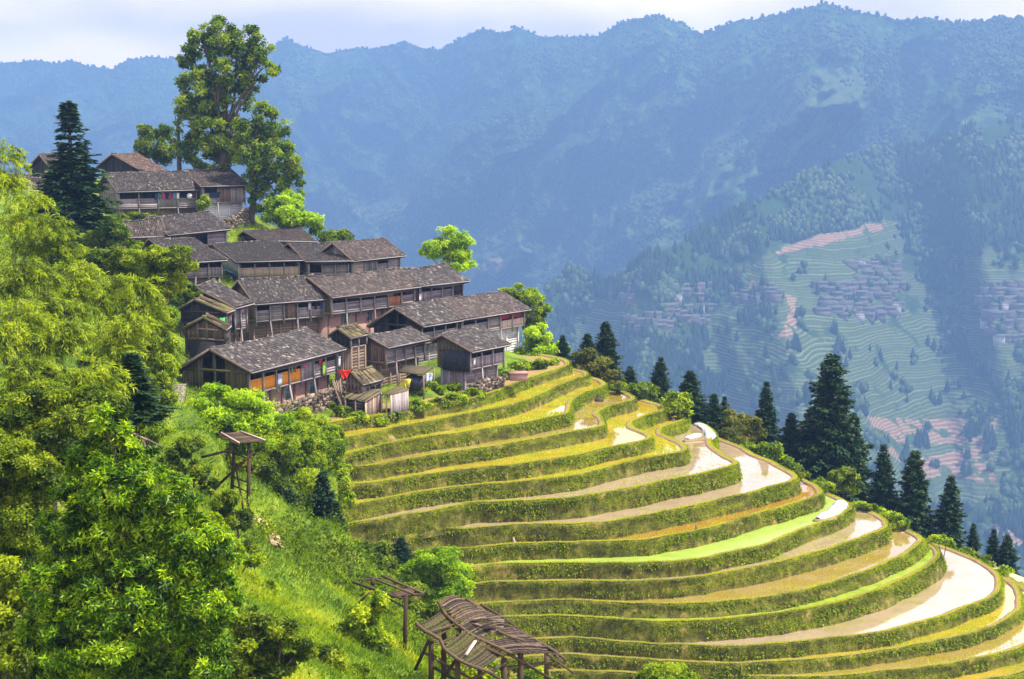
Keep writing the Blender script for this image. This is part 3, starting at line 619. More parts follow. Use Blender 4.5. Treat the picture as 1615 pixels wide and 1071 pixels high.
    for end, s in (('near', s0), ('far', s1)):
        mb = MB(); f0 = lambda a, s=s: top(wf + (wb - wf) * a, s)
        zmid = fz + (cz - fz) * 0.95
        if gopen and end == 'near':
            wg = wb - wf
            planks(mb, (s, wf), (s, wf + wg * .33), fz, lambda a: f0(a * .33), rg=rg, horiz=False)
            planks(mb, (s, wf + wg * .72), (s, wb), fz, lambda a: f0(.72 + a * .28), rg=rg)
            mb.bar((s, wf, cz - .25), (s, wb, cz - .25), .18, .2); mb.bar((s, w1, cz - .2), (s, w1, rz_ - .4), .18)
            mb.bar((s, wf + wg * .33, fz), (s, wf + wg * .33, f0(.33)), .2); mb.bar((s, wf + wg * .72, fz), (s, wf + wg * .72, f0(.72)), .2)
            planks(mb, (s + 2.5, wf), (s + 2.5, wb), fz, lambda a: f0(a) - .2, rg=rg)
        else:
            planks(mb, (s, wf), (s, wb), fz, f0, rg=rg, horiz=False, wd=.26)
        if gbeams and end == 'near':
            for fr in (0, .25, .5, .75, 1):
                wv = wf + (wb - wf) * fr; mb.bar((s - .07, wv, fz - .1), (s - .07, wv, top(wv, s)), .16, .16, .8)
            for zz in (fz, cz - .2): mb.bar((s - .06, wf, zz), (s - .06, wb, zz), .14, .18, .75)
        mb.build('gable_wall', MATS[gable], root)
    mb = MB(); mb.box(s0, s1, wf - .05, wb, fz - .16, fz - .02, .4); mb.build('floor', P_grey, root)
    # inner and back walls
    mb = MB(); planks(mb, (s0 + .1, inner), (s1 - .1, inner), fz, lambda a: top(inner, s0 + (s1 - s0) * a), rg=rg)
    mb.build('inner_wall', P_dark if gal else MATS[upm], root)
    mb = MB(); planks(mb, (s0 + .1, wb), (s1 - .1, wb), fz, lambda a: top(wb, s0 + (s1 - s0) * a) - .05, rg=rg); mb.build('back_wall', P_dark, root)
    n = len(bays); bw = (s1 - s0) / n
    for i, ch in enumerate(bays):
        a, b2 = s0 + bw * i + .07, s0 + bw * (i + 1) - .07
        tp = lambda t_, a=a, b2=b2: top(wf, a + (b2 - a) * t_)
        if ch in 'pPqv':   # parapet
            mt = {'p': par, 'P': 'o', 'q': 't', 'v': par}[ch]; mb = MB(); planks(mb, (a, wf), (b2, wf), fz + .03, fz + (cz - fz) * .5, rg=rg, horiz=ch not in 'Pqv', wd=.2 if ch in 'Pqv' else .24)
            mb.bar((a, wf, fz + (cz - fz) * .5 + .05), (b2, wf, fz + (cz - fz) * .5 + .05), .09, .09, .9)
            mb.build('parapet', MATS[mt], root)
        elif ch in 'cCwtRrd':
            mt = {'c': upm, 'C': 'b', 'w': 'w', 't': 't', 'R': 'R', 'r': 'r', 'd': 'd'}[ch]; mb = MB()
            if ch == 'R':
                planks(mb, (a, wf), (b2, wf), fz, fz + (cz - fz) * .45, rg=rg); mb.build('parapet', P_tan, root); mb = MB(); planks(mb, (a, wf + .3), (b2, wf + .3), fz + (cz - fz) * .5, tp, rg=rg, horiz=True)
            elif ch == 'r' :
                planks(mb, (a, wf), (b2, wf), fz, fz + (cz - fz) * .55, rg=rg, horiz=False); planks(mb, (a, wf), (a + bw * .4, wf), fz + (cz - fz) * .55, tp, rg=rg)
            else: planks(mb, (a, wf), (b2, wf), fz, tp, rg=rg, horiz=rg.random() < .6, wd=.25)
            mb.build('wall_panel', MATS[mt], root)
    for i in range(n + 1):
        s = s0 + bw * i; mb = MB(); mb.bar((s, wf - .08, fz - .55 if props else fz), (s, wf - .08, top(wf, s)), .15, .15, .5 + .3 * rg.random()); mb.build('post', P_grey, root)
    # lower storey
    lw = wf + (.75 if fz > 1.0 and props else .05); dn = (zg - zb) - deep
    if lower:
        if lower in 'ks':   # brick or stone
            mb = MB(); mb.box(s0 + .15, s1 - .1, lw, wb - .1, dn, fz - .2, .5); wl = mb.build('lower_wall', M_brick if lower == 'k' else M_stone, root)
            mb = MB()
            for i in range(0, n + 1): s = s0 + .3 + (s1 - s0 - .6) * i / n; mb.bar((s, lw - .05, dn), (s, lw - .05, fz - .1), .17, .17, .3)
            mb.build('frame', P_brown, root)
        else:
            mb = MB(); mb.box(s0 + .3, s1 - .3, lw + .08, wb - .2, dn, fz - .2, .1)
            planks(mb, (s0 + .15, lw), (s1 - .1, lw), dn, fz - .18, rg=rg, horiz=True, wd=.3); planks(mb, (s0 + .15, lw), (s0 + .15, wb - .1), dn, fz - .18, rg=rg, wd=.3)
            for i in range(0, n + 1): s = s0 + .15 + (s1 - s0 - .3) * i / n; mb.bar((s, lw - .06, dn), (s, lw - .06, fz - .1), .15, .15, .75)
            mb.build('lower_wall', MATS[lower], root)
        for i in range(wins):
            s = s0 + (s1 - s0) * (i + .8) / (wins + .6); zc_ = fz - min(1.3, fz * .45)
            mb = MB(); mb.box(s - .42, s + .42, lw - .06, lw + .02, zc_ - .5, zc_ + .5); wn = mb.build('window', M_teal, root)
            mb = MB(); mb.box(s - .34, s - .03, lw - .075, lw - .055, zc_ - .42, zc_ + .42); mb.box(s + .03, s + .34, lw - .075, lw - .055, zc_ - .42, zc_ + .42); mb.build('pane', M_glass, wn)
    if props and fz > 1.2:
        for i in range(max(1, n // 2)):
            s = s0 + bw * (2 * i + 1); x1 = s + rg.uniform(-.2, .2); mb = MB(); mb.tube([(s, wf - .1, fz - .1), (x1, wf - .35 - rg.random() * .4, dn + deep - .8)], [.08, .11], 6); mb.build('prop_pole', P_grey, root, True)
    return HOUSES[key]
H = house
H('A', 'large tiled wooden house with bright orange balcony boards above a brick ground floor', (397,586), (545,549), (330,549), 517, (272,587), 118, 66, 624, 668, 'PPPPcpp', 'k', 'm', gopen=1, wins=3, over=(0.6, 0.75))
H('B', 'small grey tiled wooden house left of the one with the dark tarp on its gable', (612,547), (681,533), (579,529), 516, (552,542), 139, 60, 574, 606, 'cccp', 'b', 'b')
H('C', 'wooden house with a dark tarp over its gable, nearest the rice terraces', (745,554), (806,542), (696,527), 513, (678,537), 139, 56, 584, 612, 'vvv', 'g', 'm')
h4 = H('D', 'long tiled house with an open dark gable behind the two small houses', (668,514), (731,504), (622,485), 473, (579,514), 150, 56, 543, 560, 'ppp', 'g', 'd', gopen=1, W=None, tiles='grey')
H('E', 'tiled house with a red painted strip under its eave at the right village end', (732,503), (837,487), (690,473), 459.5, (0,0), h4['Eend'][0][1], 56, 530, 551, 'ppcRR', 'w', 'g', w1=h4['w1'], W=h4['W'], tiles='brown', zextra=0)
h5 = H('F', 'tiled house with a long grey balcony over pink brick walls', (524,468), (664,451), (484,436), 423, (0,0), 150, 54, 496, 526, 'pppprp', 'k', 'b', tiles='brown', wins=3)
H('G', 'tiled house with grey balcony beside the lone bright green tree', (665,450), (740,442), (630,424), 415, (0,0), h5['Eend'][0][1], 54, 477, 500, 'vppd', 'b', 'g', w1=h5['w1'], W=h5['W'], tiles='grey')
H('I', 'tiled house with laundry in its grey balcony, left of the brick walled house', (401,479), (521,470), (375,441), 434, (0,0), 145, 41, 508, 532, 'pcCpp', 'b', 'b', tiles='grey')
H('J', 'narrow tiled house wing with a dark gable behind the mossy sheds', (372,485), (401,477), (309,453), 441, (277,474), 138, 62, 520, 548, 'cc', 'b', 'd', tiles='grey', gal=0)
H('K', 'tiled house with pale worn roof patch and tan balcony boards beside a whitewashed wall', (372,412), (479,409), (335,385), 378, (0,0), 165, 22, 438, 456, 'qqqq', 'b', 'w', tiles='grey')
h7 = H('M', 'tiled house with a dark gallery between the tan boarded one and the corner house', (482,411), (557,410), (455,383), 381, (0,0), 167.5, 23, 432, 452, 'npp', 'b', 'g', tiles='grey')
H('O', 'corner house with an upturned ridge end and rusty boards behind the long balcony', (557,411), (640,402), (540,382), 376, (0,0), h7['Eend'][0][1], 52, 432, 455, 'tcpc', 'b', 'g', w1=7.0 * .5, W=7.0, tiles='brown')
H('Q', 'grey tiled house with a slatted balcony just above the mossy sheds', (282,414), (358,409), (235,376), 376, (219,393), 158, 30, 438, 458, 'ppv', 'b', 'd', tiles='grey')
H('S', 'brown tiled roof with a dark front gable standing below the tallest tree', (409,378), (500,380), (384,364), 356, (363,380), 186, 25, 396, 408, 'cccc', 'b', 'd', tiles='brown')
H('T', 'small tiled house with rusty orange wooden walls beside the dark spruce', (191,374), (262,371), (183,349), 342, (0,0), 175, 38, 396, 408, 'rrt', 'r', 'r', tiles='brown', gal=0.4)
H('U', 'tiled house with one wide dark opening, right of the rusty walled house', (266,370), (365,360), (232,342), 334, (0,0), 178, 42, 389, 400, 'cnc', 'b', 'g', tiles='grey')
H('V', 'grey tiled house with coloured laundry and a white dish in its long balcony', (184,302), (317,298), (165,273), 270, (0,0), 195, 38, 329, 346, 'ppcp', 'b', 'g', tiles='grey')
H('X', 'topmost house right of the laundry balcony, on a stone footing beside the tall tree', (317,293), (393,291), (290,268), 266, (0,0), 201, 30, 319, 352, 'pCc', 'w', 'g', tiles='brown')
H('Y', 'red brown tiled roof with a dark gable on the hilltop behind the laundry balcony', (227,271), (266,270), (176,242), 241, (152,263), 216, 60, 288, 300, 'cc', 'b', 'd', tiles='rust')
H('Z', 'tiled house half hidden behind the tall dark spruce', (28,300), (114,298), (18,274), 272, (0,0), 190, 30, 320, 335, 'ccc', 'b', 'd', tiles='grey')
H('Za', 'dark gabled roof peeping out above the one behind the spruce', (85,272), (128,270), (62,243), 241, (40,268), 206, 45, 288, 300, 'cc', 'b', 'd', tiles='brown')
# ---- sheds
SH = 'sheds between the houses'
H('s1', 'open shed with a mossy bark porch roof beside the narrow house wing', (358,492), (370,487), (306,471), 466, (279,488), 133, 62, 514, 548, 'dd', 'd', 'd', bark=True, name='shed', cat='shed', group=SH, gal=0, props=0, over=(0.3, .4))
H('s2', 'small gabled wooden shed with a ragged bark roof at the left edge of the village', (357,519), (364,512), (320,499), 494, (291,516), 128, 62, 538, 552, 'cc', 'd', 'b', bark=True, name='shed', cat='shed', group=SH, gal=0, props=0, over=(0.3, .3))
H('s6', 'shed with a pale mossy plank roof between the orange balcony house and the brick one', (553,532), (583,525), (532,517), 511, (518,529), 137, 58, 548, 565, 'dd', 'b', 'd', bark=True, name='shed', cat='shed', group=SH, gal=0, props=0, over=(0.3, .3))
H('s3', 'shed with a sagging mossy bark roof, below the small grey tiled house', (572,605), (606,596), (552,584), 578, (541,595), 127, 58, 620, 632, 'bdd', 'b', 'b', bark=True, name='shed', cat='shed', group=SH, gal=0, props=0, over=(0.3, .3))
def board_shed(A_, B_, C_, zb, label, open_left=False, mats=(P_brown, P_brown), base=None):
    """A_,B_,C_: photo pixels of the top corners left, near, right; stands on height zb"""
    b = PZ(B_[0], B_[2], zb); D0 = b[1]; a = PY(A_[0], A_[1], D0 + .9); c = PY(C_[0], C_[1], D0 + 2.4); bt = PY(B_[0], B_[1], D0); dpt = np.array([a[0] - b[0] + c[0], a[1] - b[1] + c[1]])
    root = thing('shed', (b[0], b[1], zb), label, 'shed', SH); L2 = lambda p: (p[0] - b[0], p[1] - b[1]); top = bt[2] - zb - .12; ta, tc_ = a[2] - zb - .12, c[2] - zb - .12
    rg = random.Random(label)
    mb = MB(); planks(mb, L2(b), L2(c), -.6, lambda t: top + (tc_ - top) * t, rg=rg, wd=.3); planks(mb, L2(c), L2(dpt), -.6, tc_, rg=rg, wd=.3); mb.build('wall', mats[1], root)
    if not open_left: mb = MB(); planks(mb, L2(a), L2(b), -.6, lambda t: ta + (top - ta) * t, rg=rg, wd=.3, horiz=True); mb.build('side_wall', P_dark, root)
    for p, t in ((a, ta), (b, top), (c, tc_), (((a + b) / 2), (ta + top) / 2), ((b + c) / 2, (top + tc_) / 2)): x, y = L2(p); mb = MB(); mb.bar((x, y - .05, -.6), (x, y - .05, t), .13, .13, .9); mb.build('post', P_tan, root)
    mb = MB(); P = [np.array([*L2(a), ta]), np.array([*L2(b), top]), np.array([*L2(c), tc_]), np.array([*L2(dpt), tc_ + .2])]; cen = sum(P) / 4; P = [cen + (p - cen) * 1.13 for p in P]; n = 9
    for k in range(n):
        f0, f1 = k / n, (k + .93) / n; q = [P[0] * (1 - f0) + P[1] * f0, P[0] * (1 - f1) + P[1] * f1, P[3] * (1 - f1) + P[2] * f1, P[3] * (1 - f0) + P[2] * f0]; dz = np.array([0, 0, rg.uniform(0, .05)]); mb.hexa([list(p + dz) for p in q] + [list(p + dz + [0, 0, .07]) for p in q])
    mb.build('roof', M_bark, root); return root
board_shed((545,626), (577,632,657), (601,617), -22.9, 'brown board shed with a nearly flat roof at the edge of the terraces', mats=(P_brown, P_brown))
board_shed((602,621), (617,621,651), (643,614), -22.8, 'low grey board shed with an open left side at the edge of the terraces', open_left=True, mats=(P_grey, P_grey))
def crumple(name, loc, w_, h_, mat, label, cat, seed=0, taper=.6):
    V = []; nx, nz = 12, 10
    for i in range(nx):
        for j in range(nz):
            a = i / (nx - 1) - .5; b_ = j / (nz - 1); k_ = 1 - taper * b_; V.append((a * w_ * k_ + .12 * (float(fbm(i * .4, j * .4, seed, 2)) - .5), .5 * (float(fbm(i * .35, j * .25, seed + 3, 3)) - .5) + .15 * a, -b_ * h_ + .3 * (float(fbm(i * .3, 0, seed + 7, 2)) - .5)))
    o = link(name, raw(V, grid_faces(nx, nz), mat, True)); o.location = loc; o.modifiers.new('t', 'SOLIDIFY').thickness = .02; return tag(o, label, cat)
# dark tarp on house C
h = HOUSES['C']; mb = MB(); s = 0.55 - .2
for i in range(12):
    w0 = .6 + (h['W'] - 1.4) * .86 * i / 12; w2 = .6 + (h['W'] - 1.4) * .86 * (i + 1) / 12; o0 = random.uniform(0, .08)
    mb.hexa([[s - o0, w0, h['fz'] - .3], [s - .02, w2, h['fz'] - .3], [s + .05, w2, h['fz'] - .3], [s + .05, w0, h['fz'] - .3], [s - o0 * .5, w0, h['cz'] - .1], [s - .02, w2, h['cz'] - .1], [s + .05, w2, h['cz'] - .1], [s + .05, w0, h['cz'] - .1]])
mb.build('tarp', M_tarp, h['root'])
# whitewashed panel: blue skirting on house K
h = HOUSES['K']; mb = MB(); mb.box(.35, .42, .8, h['W'] - .8, h['fz'] - .05, h['fz'] + .35); mb.build('skirting', M_blue, h['root'])
# ---- laundry on balconies
def cloth(key, s, w_, col, wd=.5, ht=.7, up=None, label='', grp='clothes drying on the balconies', cat='laundry', name='hanging_cloth'):
    h = HOUSES[key]; m = MATC.get(col)
    if m is None: m = mat_noise('cloth_' + str(len(MATC)), [tuple(x * .75 for x in col), col], 3, 0.9); MATC[col] = m
    V = []; nx, nz = 7, 5
    for i in range(nx):
        for j in range(nz):
            a = i / (nx - 1); b_ = j / (nz - 1); V.append((s - wd / 2 + wd * a * (1 - .15 * b_), w_ + .05 * math.sin(a * 9) * b_ + random.uniform(-.01, .01), -b_ * ht))
    me = raw(V, grid_faces(nx, nz), m, True); p = h['c'][:2]; z = h['z0'] + (h['cz'] - .35 if up is None else up)
    o = link(name, me); o.location = (p[0], p[1], z); o.rotation_euler = (0, 0, math.atan2(h['u'][1], h['u'][0])); md = o.modifiers.new('thick', 'SOLIDIFY'); md.thickness = .02
    tag(o, label, cat, grp)
MATC = {}
for i, (cn, c_) in enumerate([('blue', (0.03,0.06,0.2)), ('green', (0.02,0.22,0.1)), ('pink', (0.5,0.06,0.2)), ('navy', (0.02,0.02,0.08)), ('red', (0.4,0.03,0.04)), ('sky blue', (0.1,0.25,0.5)), ('white', (0.75,0.75,0.78))]):
    cloth('V', 5.9 + i * .55, .5, c_, .42, .8, label=f'{cn} garment drying in the top balcony with the white dish')
cloth('A', 5.1, .55, (0.35,0.42,0.5), .7, 1.0, HOUSES['A']['cz'] - .95, 'grey blue striped cloth over the orange balcony boards')
cloth('A', 7.0, .5, (0.05,0.35,0.12), .35, .7, label='green garment hung above the orange balcony boards')
cloth('A', 7.5, .5, (0.6,0.04,0.05), .3, .7, label='red garment next to the green one above the orange boards')
cloth('A', 9.0, .5, (0.7,0.05,0.25), .4, .6, label='hot pink garment above the far orange balcony boards')
cloth('A', 11.9, .6, (0.5,0.03,0.05), .6, .7, label='dark red garment under the eave at the far balcony end')
cloth('A', 12.3, .5, (0.25,0.45,0.03), .5, 1.3, HOUSES['A']['cz'] - .8, 'lime green cloth hung over the grey balcony end')
cloth('A', 14.9, .4, (0.6,0.65,0.7), .4, 1.0, HOUSES['A']['cz'] - .6, 'pale blue towel at the far end of the balcony')
for i, (cn, c_) in enumerate([('white', (0.6,0.6,0.62)), ('black', (0.02,0.02,0.03)), ('blue', (0.04,0.08,0.3)), ('grey', (0.5,0.52,0.6))]):
    cloth('I', 7.0 + i * .8, .5, c_, .35, .8, label=f'{cn} garment drying in the balcony left of the brick house')
cloth('C', 1.0, .45, (0.7,0.7,0.68), .3, .6, HOUSES['C']['cz'] - .9, 'white rag hung beside the dark tarp')
cloth('X', 2.2, .5, (0.02,0.03,0.07), 1.6, .8, HOUSES['X']['cz'] - .9, 'dark bedding aired in the balcony beside the tall tree')
cloth('F', 15.2, .5, (0.7,0.65,0.62), .5, .8, HOUSES['F']['cz'] - .9, 'pale pink cloth on the long grey balcony')
h = HOUSES['V']; mb = MB(); V = []
for i in range(5):
    for j in range(14): r = .42 * i / 4; an = 2 * math.pi * j / 14; V.append((r * math.cos(an), -.18 + .18 * (i / 4) ** 2, r * math.sin(an)))
me = raw(V, grid_faces(5, 14), mat_noise('white_dish', [(0.7,0.7,0.72),(0.8,0.8,0.8)], 2, 0.5), True)
o = link('satellite_dish', me, None); p = h['c'][:2] + h['u'] * 10.9 + h['v'] * .4; o.location = (p[0], p[1], h['z0'] + h['cz'] - .8); o.rotation_euler = (0.3, 0, math.radians(20)); o.modifiers.new('t', 'SOLIDIFY').thickness = .02
tag(o, 'round white satellite dish on the top balcony beside the laundry', 'dish')
# ---- stones, steps, poles
def stones(pa, pb, D1, D2, h0, n, label, name='stone_wall', back=.5):
    a = PY(*pa, D1); b_ = PY(*pb, D2); d = b_ - a; d[2] = 0; ln = np.linalg.norm(d); mb = MB(); base = Vector((a[0], a[1], a[2]))
    k = int(ln / .38)
    for i in range(k):
        t_ = (i + .5) / k; top_ = h0(t_); z = -3.
        while z < top_:
            hh = random.uniform(.18, .36); c = a * (1 - t_) + b_ * t_; c = c + np.array([random.uniform(-.1, .1), random.uniform(-.06, .06), 0]); w_ = random.uniform(.19, .27)
            P = []
            for zz, sc in ((0, .85), (hh * .92, .9)):
                for sx_, sy_ in ((-1, -1), (1, -1), (1, 1), (-1, 1)): P.append([c[0] - a[0] + sx_ * w_ * sc * random.uniform(.7, 1), c[1] - a[1] + sy_ * back * random.uniform(.7, 1.1), z + zz + (c[2] - a[2]) + random.uniform(-.03, .03)])
            mb.hexa(P); z += hh
    o = mb.build(name, M_stone); o.location = a; return tag(o, label, 'wall')
stones((398,672), (560,620), 115, 133.5, lambda t: .4 + .9 * t, 0, 'rough fieldstone wall holding up the house with orange balcony boards')
stones((742,616), (795,602), 137, 143, lambda t: .55, 0, 'low stone footing under the tarp covered house')
stones((352,372), (392,350), 199, 205, lambda t: 2.0, 0, 'tall stone footing under the topmost house beside the big tree')
mb = MB(); p0 = PY(276, 657, 113); p1 = PY(283, 606, 117.5); M_step = mat_noise('step_stone', [(0.12,0.10,0.08),(0.30,0.27,0.22)], 2, 0.9, 0.5, tint=.4)
for i in range(15):
    t_ = i / 14; c = (p1 - p0) * t_; mb.box(c[0] - .5, c[0] + .5, c[1] - .2, c[1] + .28, c[2] - .8, c[2], .3 + .5 * random.random())
o = mb.build('stone_stairs', M_step); o.location = p0; tag(o, 'flight of stone steps climbing at the left of the orange balcony house', 'stairs')
for i in range(9):
    mb = MB(); a = PY(536 + random.uniform(-3, 7), 648, 127 + i * .2); b_ = PY(524 + i * 1.6, 598 + random.uniform(-4, 6), 128.5 + i * .2); mb.tube([(0, 0, 0), b_ - a], [.07, .05], 6)
    o = mb.build('wooden_pole', P_brown, None, True); o.location = a; tag(o, 'long brown pole leaning against the stone wall end of the orange balcony house', 'pole', 'poles leaning at the wall end')
def lump(name, loc, r, mat, label, cat, seed=0, grp=None, sq=.7, amp=.45):
    V = []; nu_, nv_ = 14, 9
    for i in range(nu_):
        for j in range(nv_):
            an = 2 * math.pi * i / (nu_ - 1); ph = math.pi * j / (nv_ - 1); k_ = 1 + amp * (float(fbm(math.cos(an) * 1.6 + 5, ph * 1.5 + math.sin(an), seed, 3)) - .5)
            V.append((r[0] * math.cos(an) * math.sin(ph) * k_, r[1] * math.sin(an) * math.sin(ph) * k_, r[2] * math.cos(ph) * k_))
    o = link(name, raw(V, grid_faces(nu_, nv_), mat, True)); o.location = loc; return tag(o, label, cat, grp)
M_yel = mat_noise('yellow_plastic', [(0.4,0.38,0.02),(0.55,0.5,0.05)], 3, 0.5); M_redp = mat_noise('red_cloth', [(0.55,0.02,0.015),(0.7,0.04,0.02)], 2, 0.7); M_wplas = mat_noise('white_plastic_film', [(0.30,0.32,0.36),(0.6,0.6,0.62)], 1.6, 0.4, 0.8, 6, dist=.06)
lump('tarp_bundle', PY(656,604,136), (1.2, .7, .8), M_tarp, 'dark blue tarp bundle under the mossy awning', 'bundle', 3, amp=1.2)
crumple('plastic_sheet', PY(641,597,134.2), .9, 1.0, M_yel, 'yellow plastic hung beside the dark blue tarp bundle', 'sheet', 4)
crumple('plastic_sack', PY(676,590,135.5), .9, .8, mat_noise('silver_plastic', [(0.25,0.3,0.4),(0.5,0.55,0.62)], 3, .4), 'silver plastic sack hung at the awning beside the tarp covered house', 'sack', 5, .4)
crumple('plastic_sheet', PY(352,500,131.5), .6, .8, mat_noise('green_plastic', [(0.02,0.35,0.05),(0.05,0.5,0.1)], 3, .5), 'bright green plastic sheet hung at the mossy porch roof', 'sheet', 9, .2)
crumple('red_cloth', PY(544,584,125.5), 1.15, .75, M_redp, 'bright red cloth bundle hanging beside the mossy shed roof', 'cloth', 12, .75)
root = thing('awning', PY(640, 606, 136), 'low mossy bark awning between the small grey house and the tarp covered one', 'awning')
a = PY(640, 606, 136); mb = MB(); P = [PY(628,588,135.5) - a, PY(668,592,135) - a, PY(684,580,138.5) - a, PY(640,578,138.5) - a]
mb.hexa([list(p) for p in P] + [list(p + np.array([0, 0, .14])) for p in P]); mb.build('roof', M_bark, root)
for p in P[:3]: mb = MB(); mb.tube([p, p - np.array([0, 0, 2.4])], .08, 6); mb.build('post', P_brown, root)
mb = MB(); mb.box(-.9, .9, -.6, .6, 0, .8); mb.box(-.98, .98, -.68, .68, .7, .82); o = mb.build('brick_trough', M_brick); p = PY(817, 593, 141.5); p[2] -= .4; o.location = p; o.rotation_euler = (0, 0, .2); tag(o, 'low brick trough in the grass right of the tarp covered house', 'trough')
# ================================================================ vegetation
def unit(v): return v / (np.linalg.norm(v, axis=-1, keepdims=True) + 1e-9)
def leafV(P, Dn, Ln, Wd, rg, up=None, fold=0.15):
    """one diamond leaf per row: base, left, tip, right"""
    n = len(P); Dn = unit(Dn); r = rg.normal(size=(n, 3)) * .5 + np.array([0, 0, 1.0]) if up is None else up
    sd_ = unit(np.cross(Dn, r)); nn = np.cross(sd_, Dn); Ln = np.broadcast_to(Ln, n)[:, None]; Wd = np.broadcast_to(Wd, n)[:, None]
    mid = P + Dn * Ln * .45 + nn * Ln * fold * .4; tip = P + Dn * Ln - nn * Ln * fold
    V = np.stack([P, mid - sd_ * Wd / 2, tip, mid + sd_ * Wd / 2], 1).reshape(-1, 3)
    return V
def leafmesh(V, tint, mat, name='foliage'):
    n = len(V) // 4; return raw(V, np.arange(n * 4).reshape(n, 4), mat, False, {'tint': np.repeat(np.clip(tint, 0, 1), 4)}, name)
def crown(blobs, n, ln, wd, per=5, seed=0, droop=0.0, lumps=10, lr=0.42, flat=.8, core=.25, fill=0.15):
    """blobs: rows x,y,z,rx,ry,rz. Leaves gathered in lumps spread over and inside the blobs"""
    rg = np.random.default_rng(seed); B = np.array(blobs, float); vol = (B[:, 3] * B[:, 4] * B[:, 5]) ** (2 / 3.); vol /= vol.sum()
    LC = []; 
    for b, vv in zip(B, vol):
        k = max(4, int(lumps * len(B) * vv + .5)); d = unit(rg.normal(size=(k, 3))); rr = np.where(rg.random(k) < core, rg.random(k) * .6, rg.uniform(.72, 1.0, k))[:, None]
        c = b[:3] + d * rr * b[3:6]; s = b[3:6][None] * lr * rg.uniform(.6, 1.25, (k, 1)); LC.append(np.hstack([c, s, d, np.full((k, 1), vv / k)]))
    LC = np.vstack(LC); pr = LC[:, 9] / LC[:, 9].sum(); li = rg.choice(len(LC), n, p=pr); Lm = LC[li]
    d = unit(rg.normal(size=(n, 3)) + [0, 0, .35]); rr = rg.uniform(.55, 1.08, n)[:, None]
    stray = rg.random(n) < fill; rr[stray] *= 1.25
    P = Lm[:, :3] + d * rr * Lm[:, 3:6] * np.array([1, 1, flat]); N_ = unit(d * .8 + Lm[:, 6:9] * .5 + rg.normal(size=(n, 3)) * .3 + [0, 0, .45])
    lt = rg.random(len(LC))[li]; ct = rg.random(n)
    a = unit(np.cross(N_, rg.normal(size=(n, 3)))); b2 = np.cross(N_, a); Vs = []; Ts = []
    for k in range(per):
        an = 2 * np.pi * k / per + rg.uniform(-.5, .5, n); D_ = a * np.cos(an)[:, None] + b2 * np.sin(an)[:, None] + N_ * rg.uniform(.1, .8, n)[:, None] + [0, 0, -droop]
        Vs.append(leafV(P + rg.normal(size=(n, 3)) * ln * .25, D_, ln * rg.uniform(.7, 1.25, n), wd * rg.uniform(.8, 1.2, n), rg, up=N_ + rg.normal(size=(n, 3)) * .25))
        Ts.append(np.clip((lt * .4 + ct * .32 + rg.random(n) * .28 - .5) * 1.35 + .5, 0, 1))
    return np.vstack(Vs), np.concatenate(Ts)
L_rosette = mat_leaf('glossy_green_leaves', [((0.008,0.028,0.002),0.1),((0.04,0.11,0.003),0.38),((0.20,0.36,0.005),0.64),((0.46,0.60,0.010),1.0)], 0.36, rough=0.4)
L_bamboo = mat_leaf('bamboo_leaves', [((0.03,0.055,0.004),0.08),((0.13,0.19,0.006),0.42),((0.34,0.43,0.012),0.72),((0.52,0.56,0.03),1.0)], 0.5)
L_bright = mat_leaf('fresh_green_leaves', [((0.03,0.08,0.003),0.1),((0.16,0.26,0.005),0.42),((0.40,0.50,0.010),0.72),((0.60,0.64,0.025),1.0)], 0.52)
L_lime = mat_leaf('lime_leaves', [((0.06,0.14,0.004),0.08),((0.2,0.36,0.006),0.4),((0.44,0.60,0.012),0.72),((0.62,0.74,0.03),1.0)], 0.55)
L_mid = mat_leaf('mid_green_leaves', [((0.015,0.038,0.003),0.1),((0.07,0.12,0.005),0.42),((0.20,0.28,0.008),0.72),((0.38,0.43,0.02),1.0)], 0.42)
L_old = mat_leaf('old_tree_leaves', [((0.016,0.04,0.003),0.1),((0.06,0.12,0.005),0.36),((0.19,0.28,0.008),0.64),((0.38,0.44,0.012),1.0)], 0.5)
L_yel = mat_leaf('yellowish_leaves', [((0.03,0.05,0.006),0.1),((0.09,0.11,0.01),0.45),((0.2,0.2,0.015),0.75),((0.33,0.29,0.03),1.0)], 0.4)
L_fir = mat_leaf('dark_needles', [((0.005,0.018,0.008),0.1),((0.014,0.045,0.016),0.5),((0.045,0.09,0.022),0.8),((0.10,0.15,0.035),1.0)], 0.15)
M_barkw = mat_noise('bark', [(0.035,0.026,0.018),(0.09,0.07,0.05),(0.15,0.12,0.09)], 3, 0.95, 0.6, stretch=(3, 3, .6))
M_culm = mat_noise('bamboo_culm', [(0.10,0.12,0.03),(0.22,0.22,0.07)], 2, 0.6)
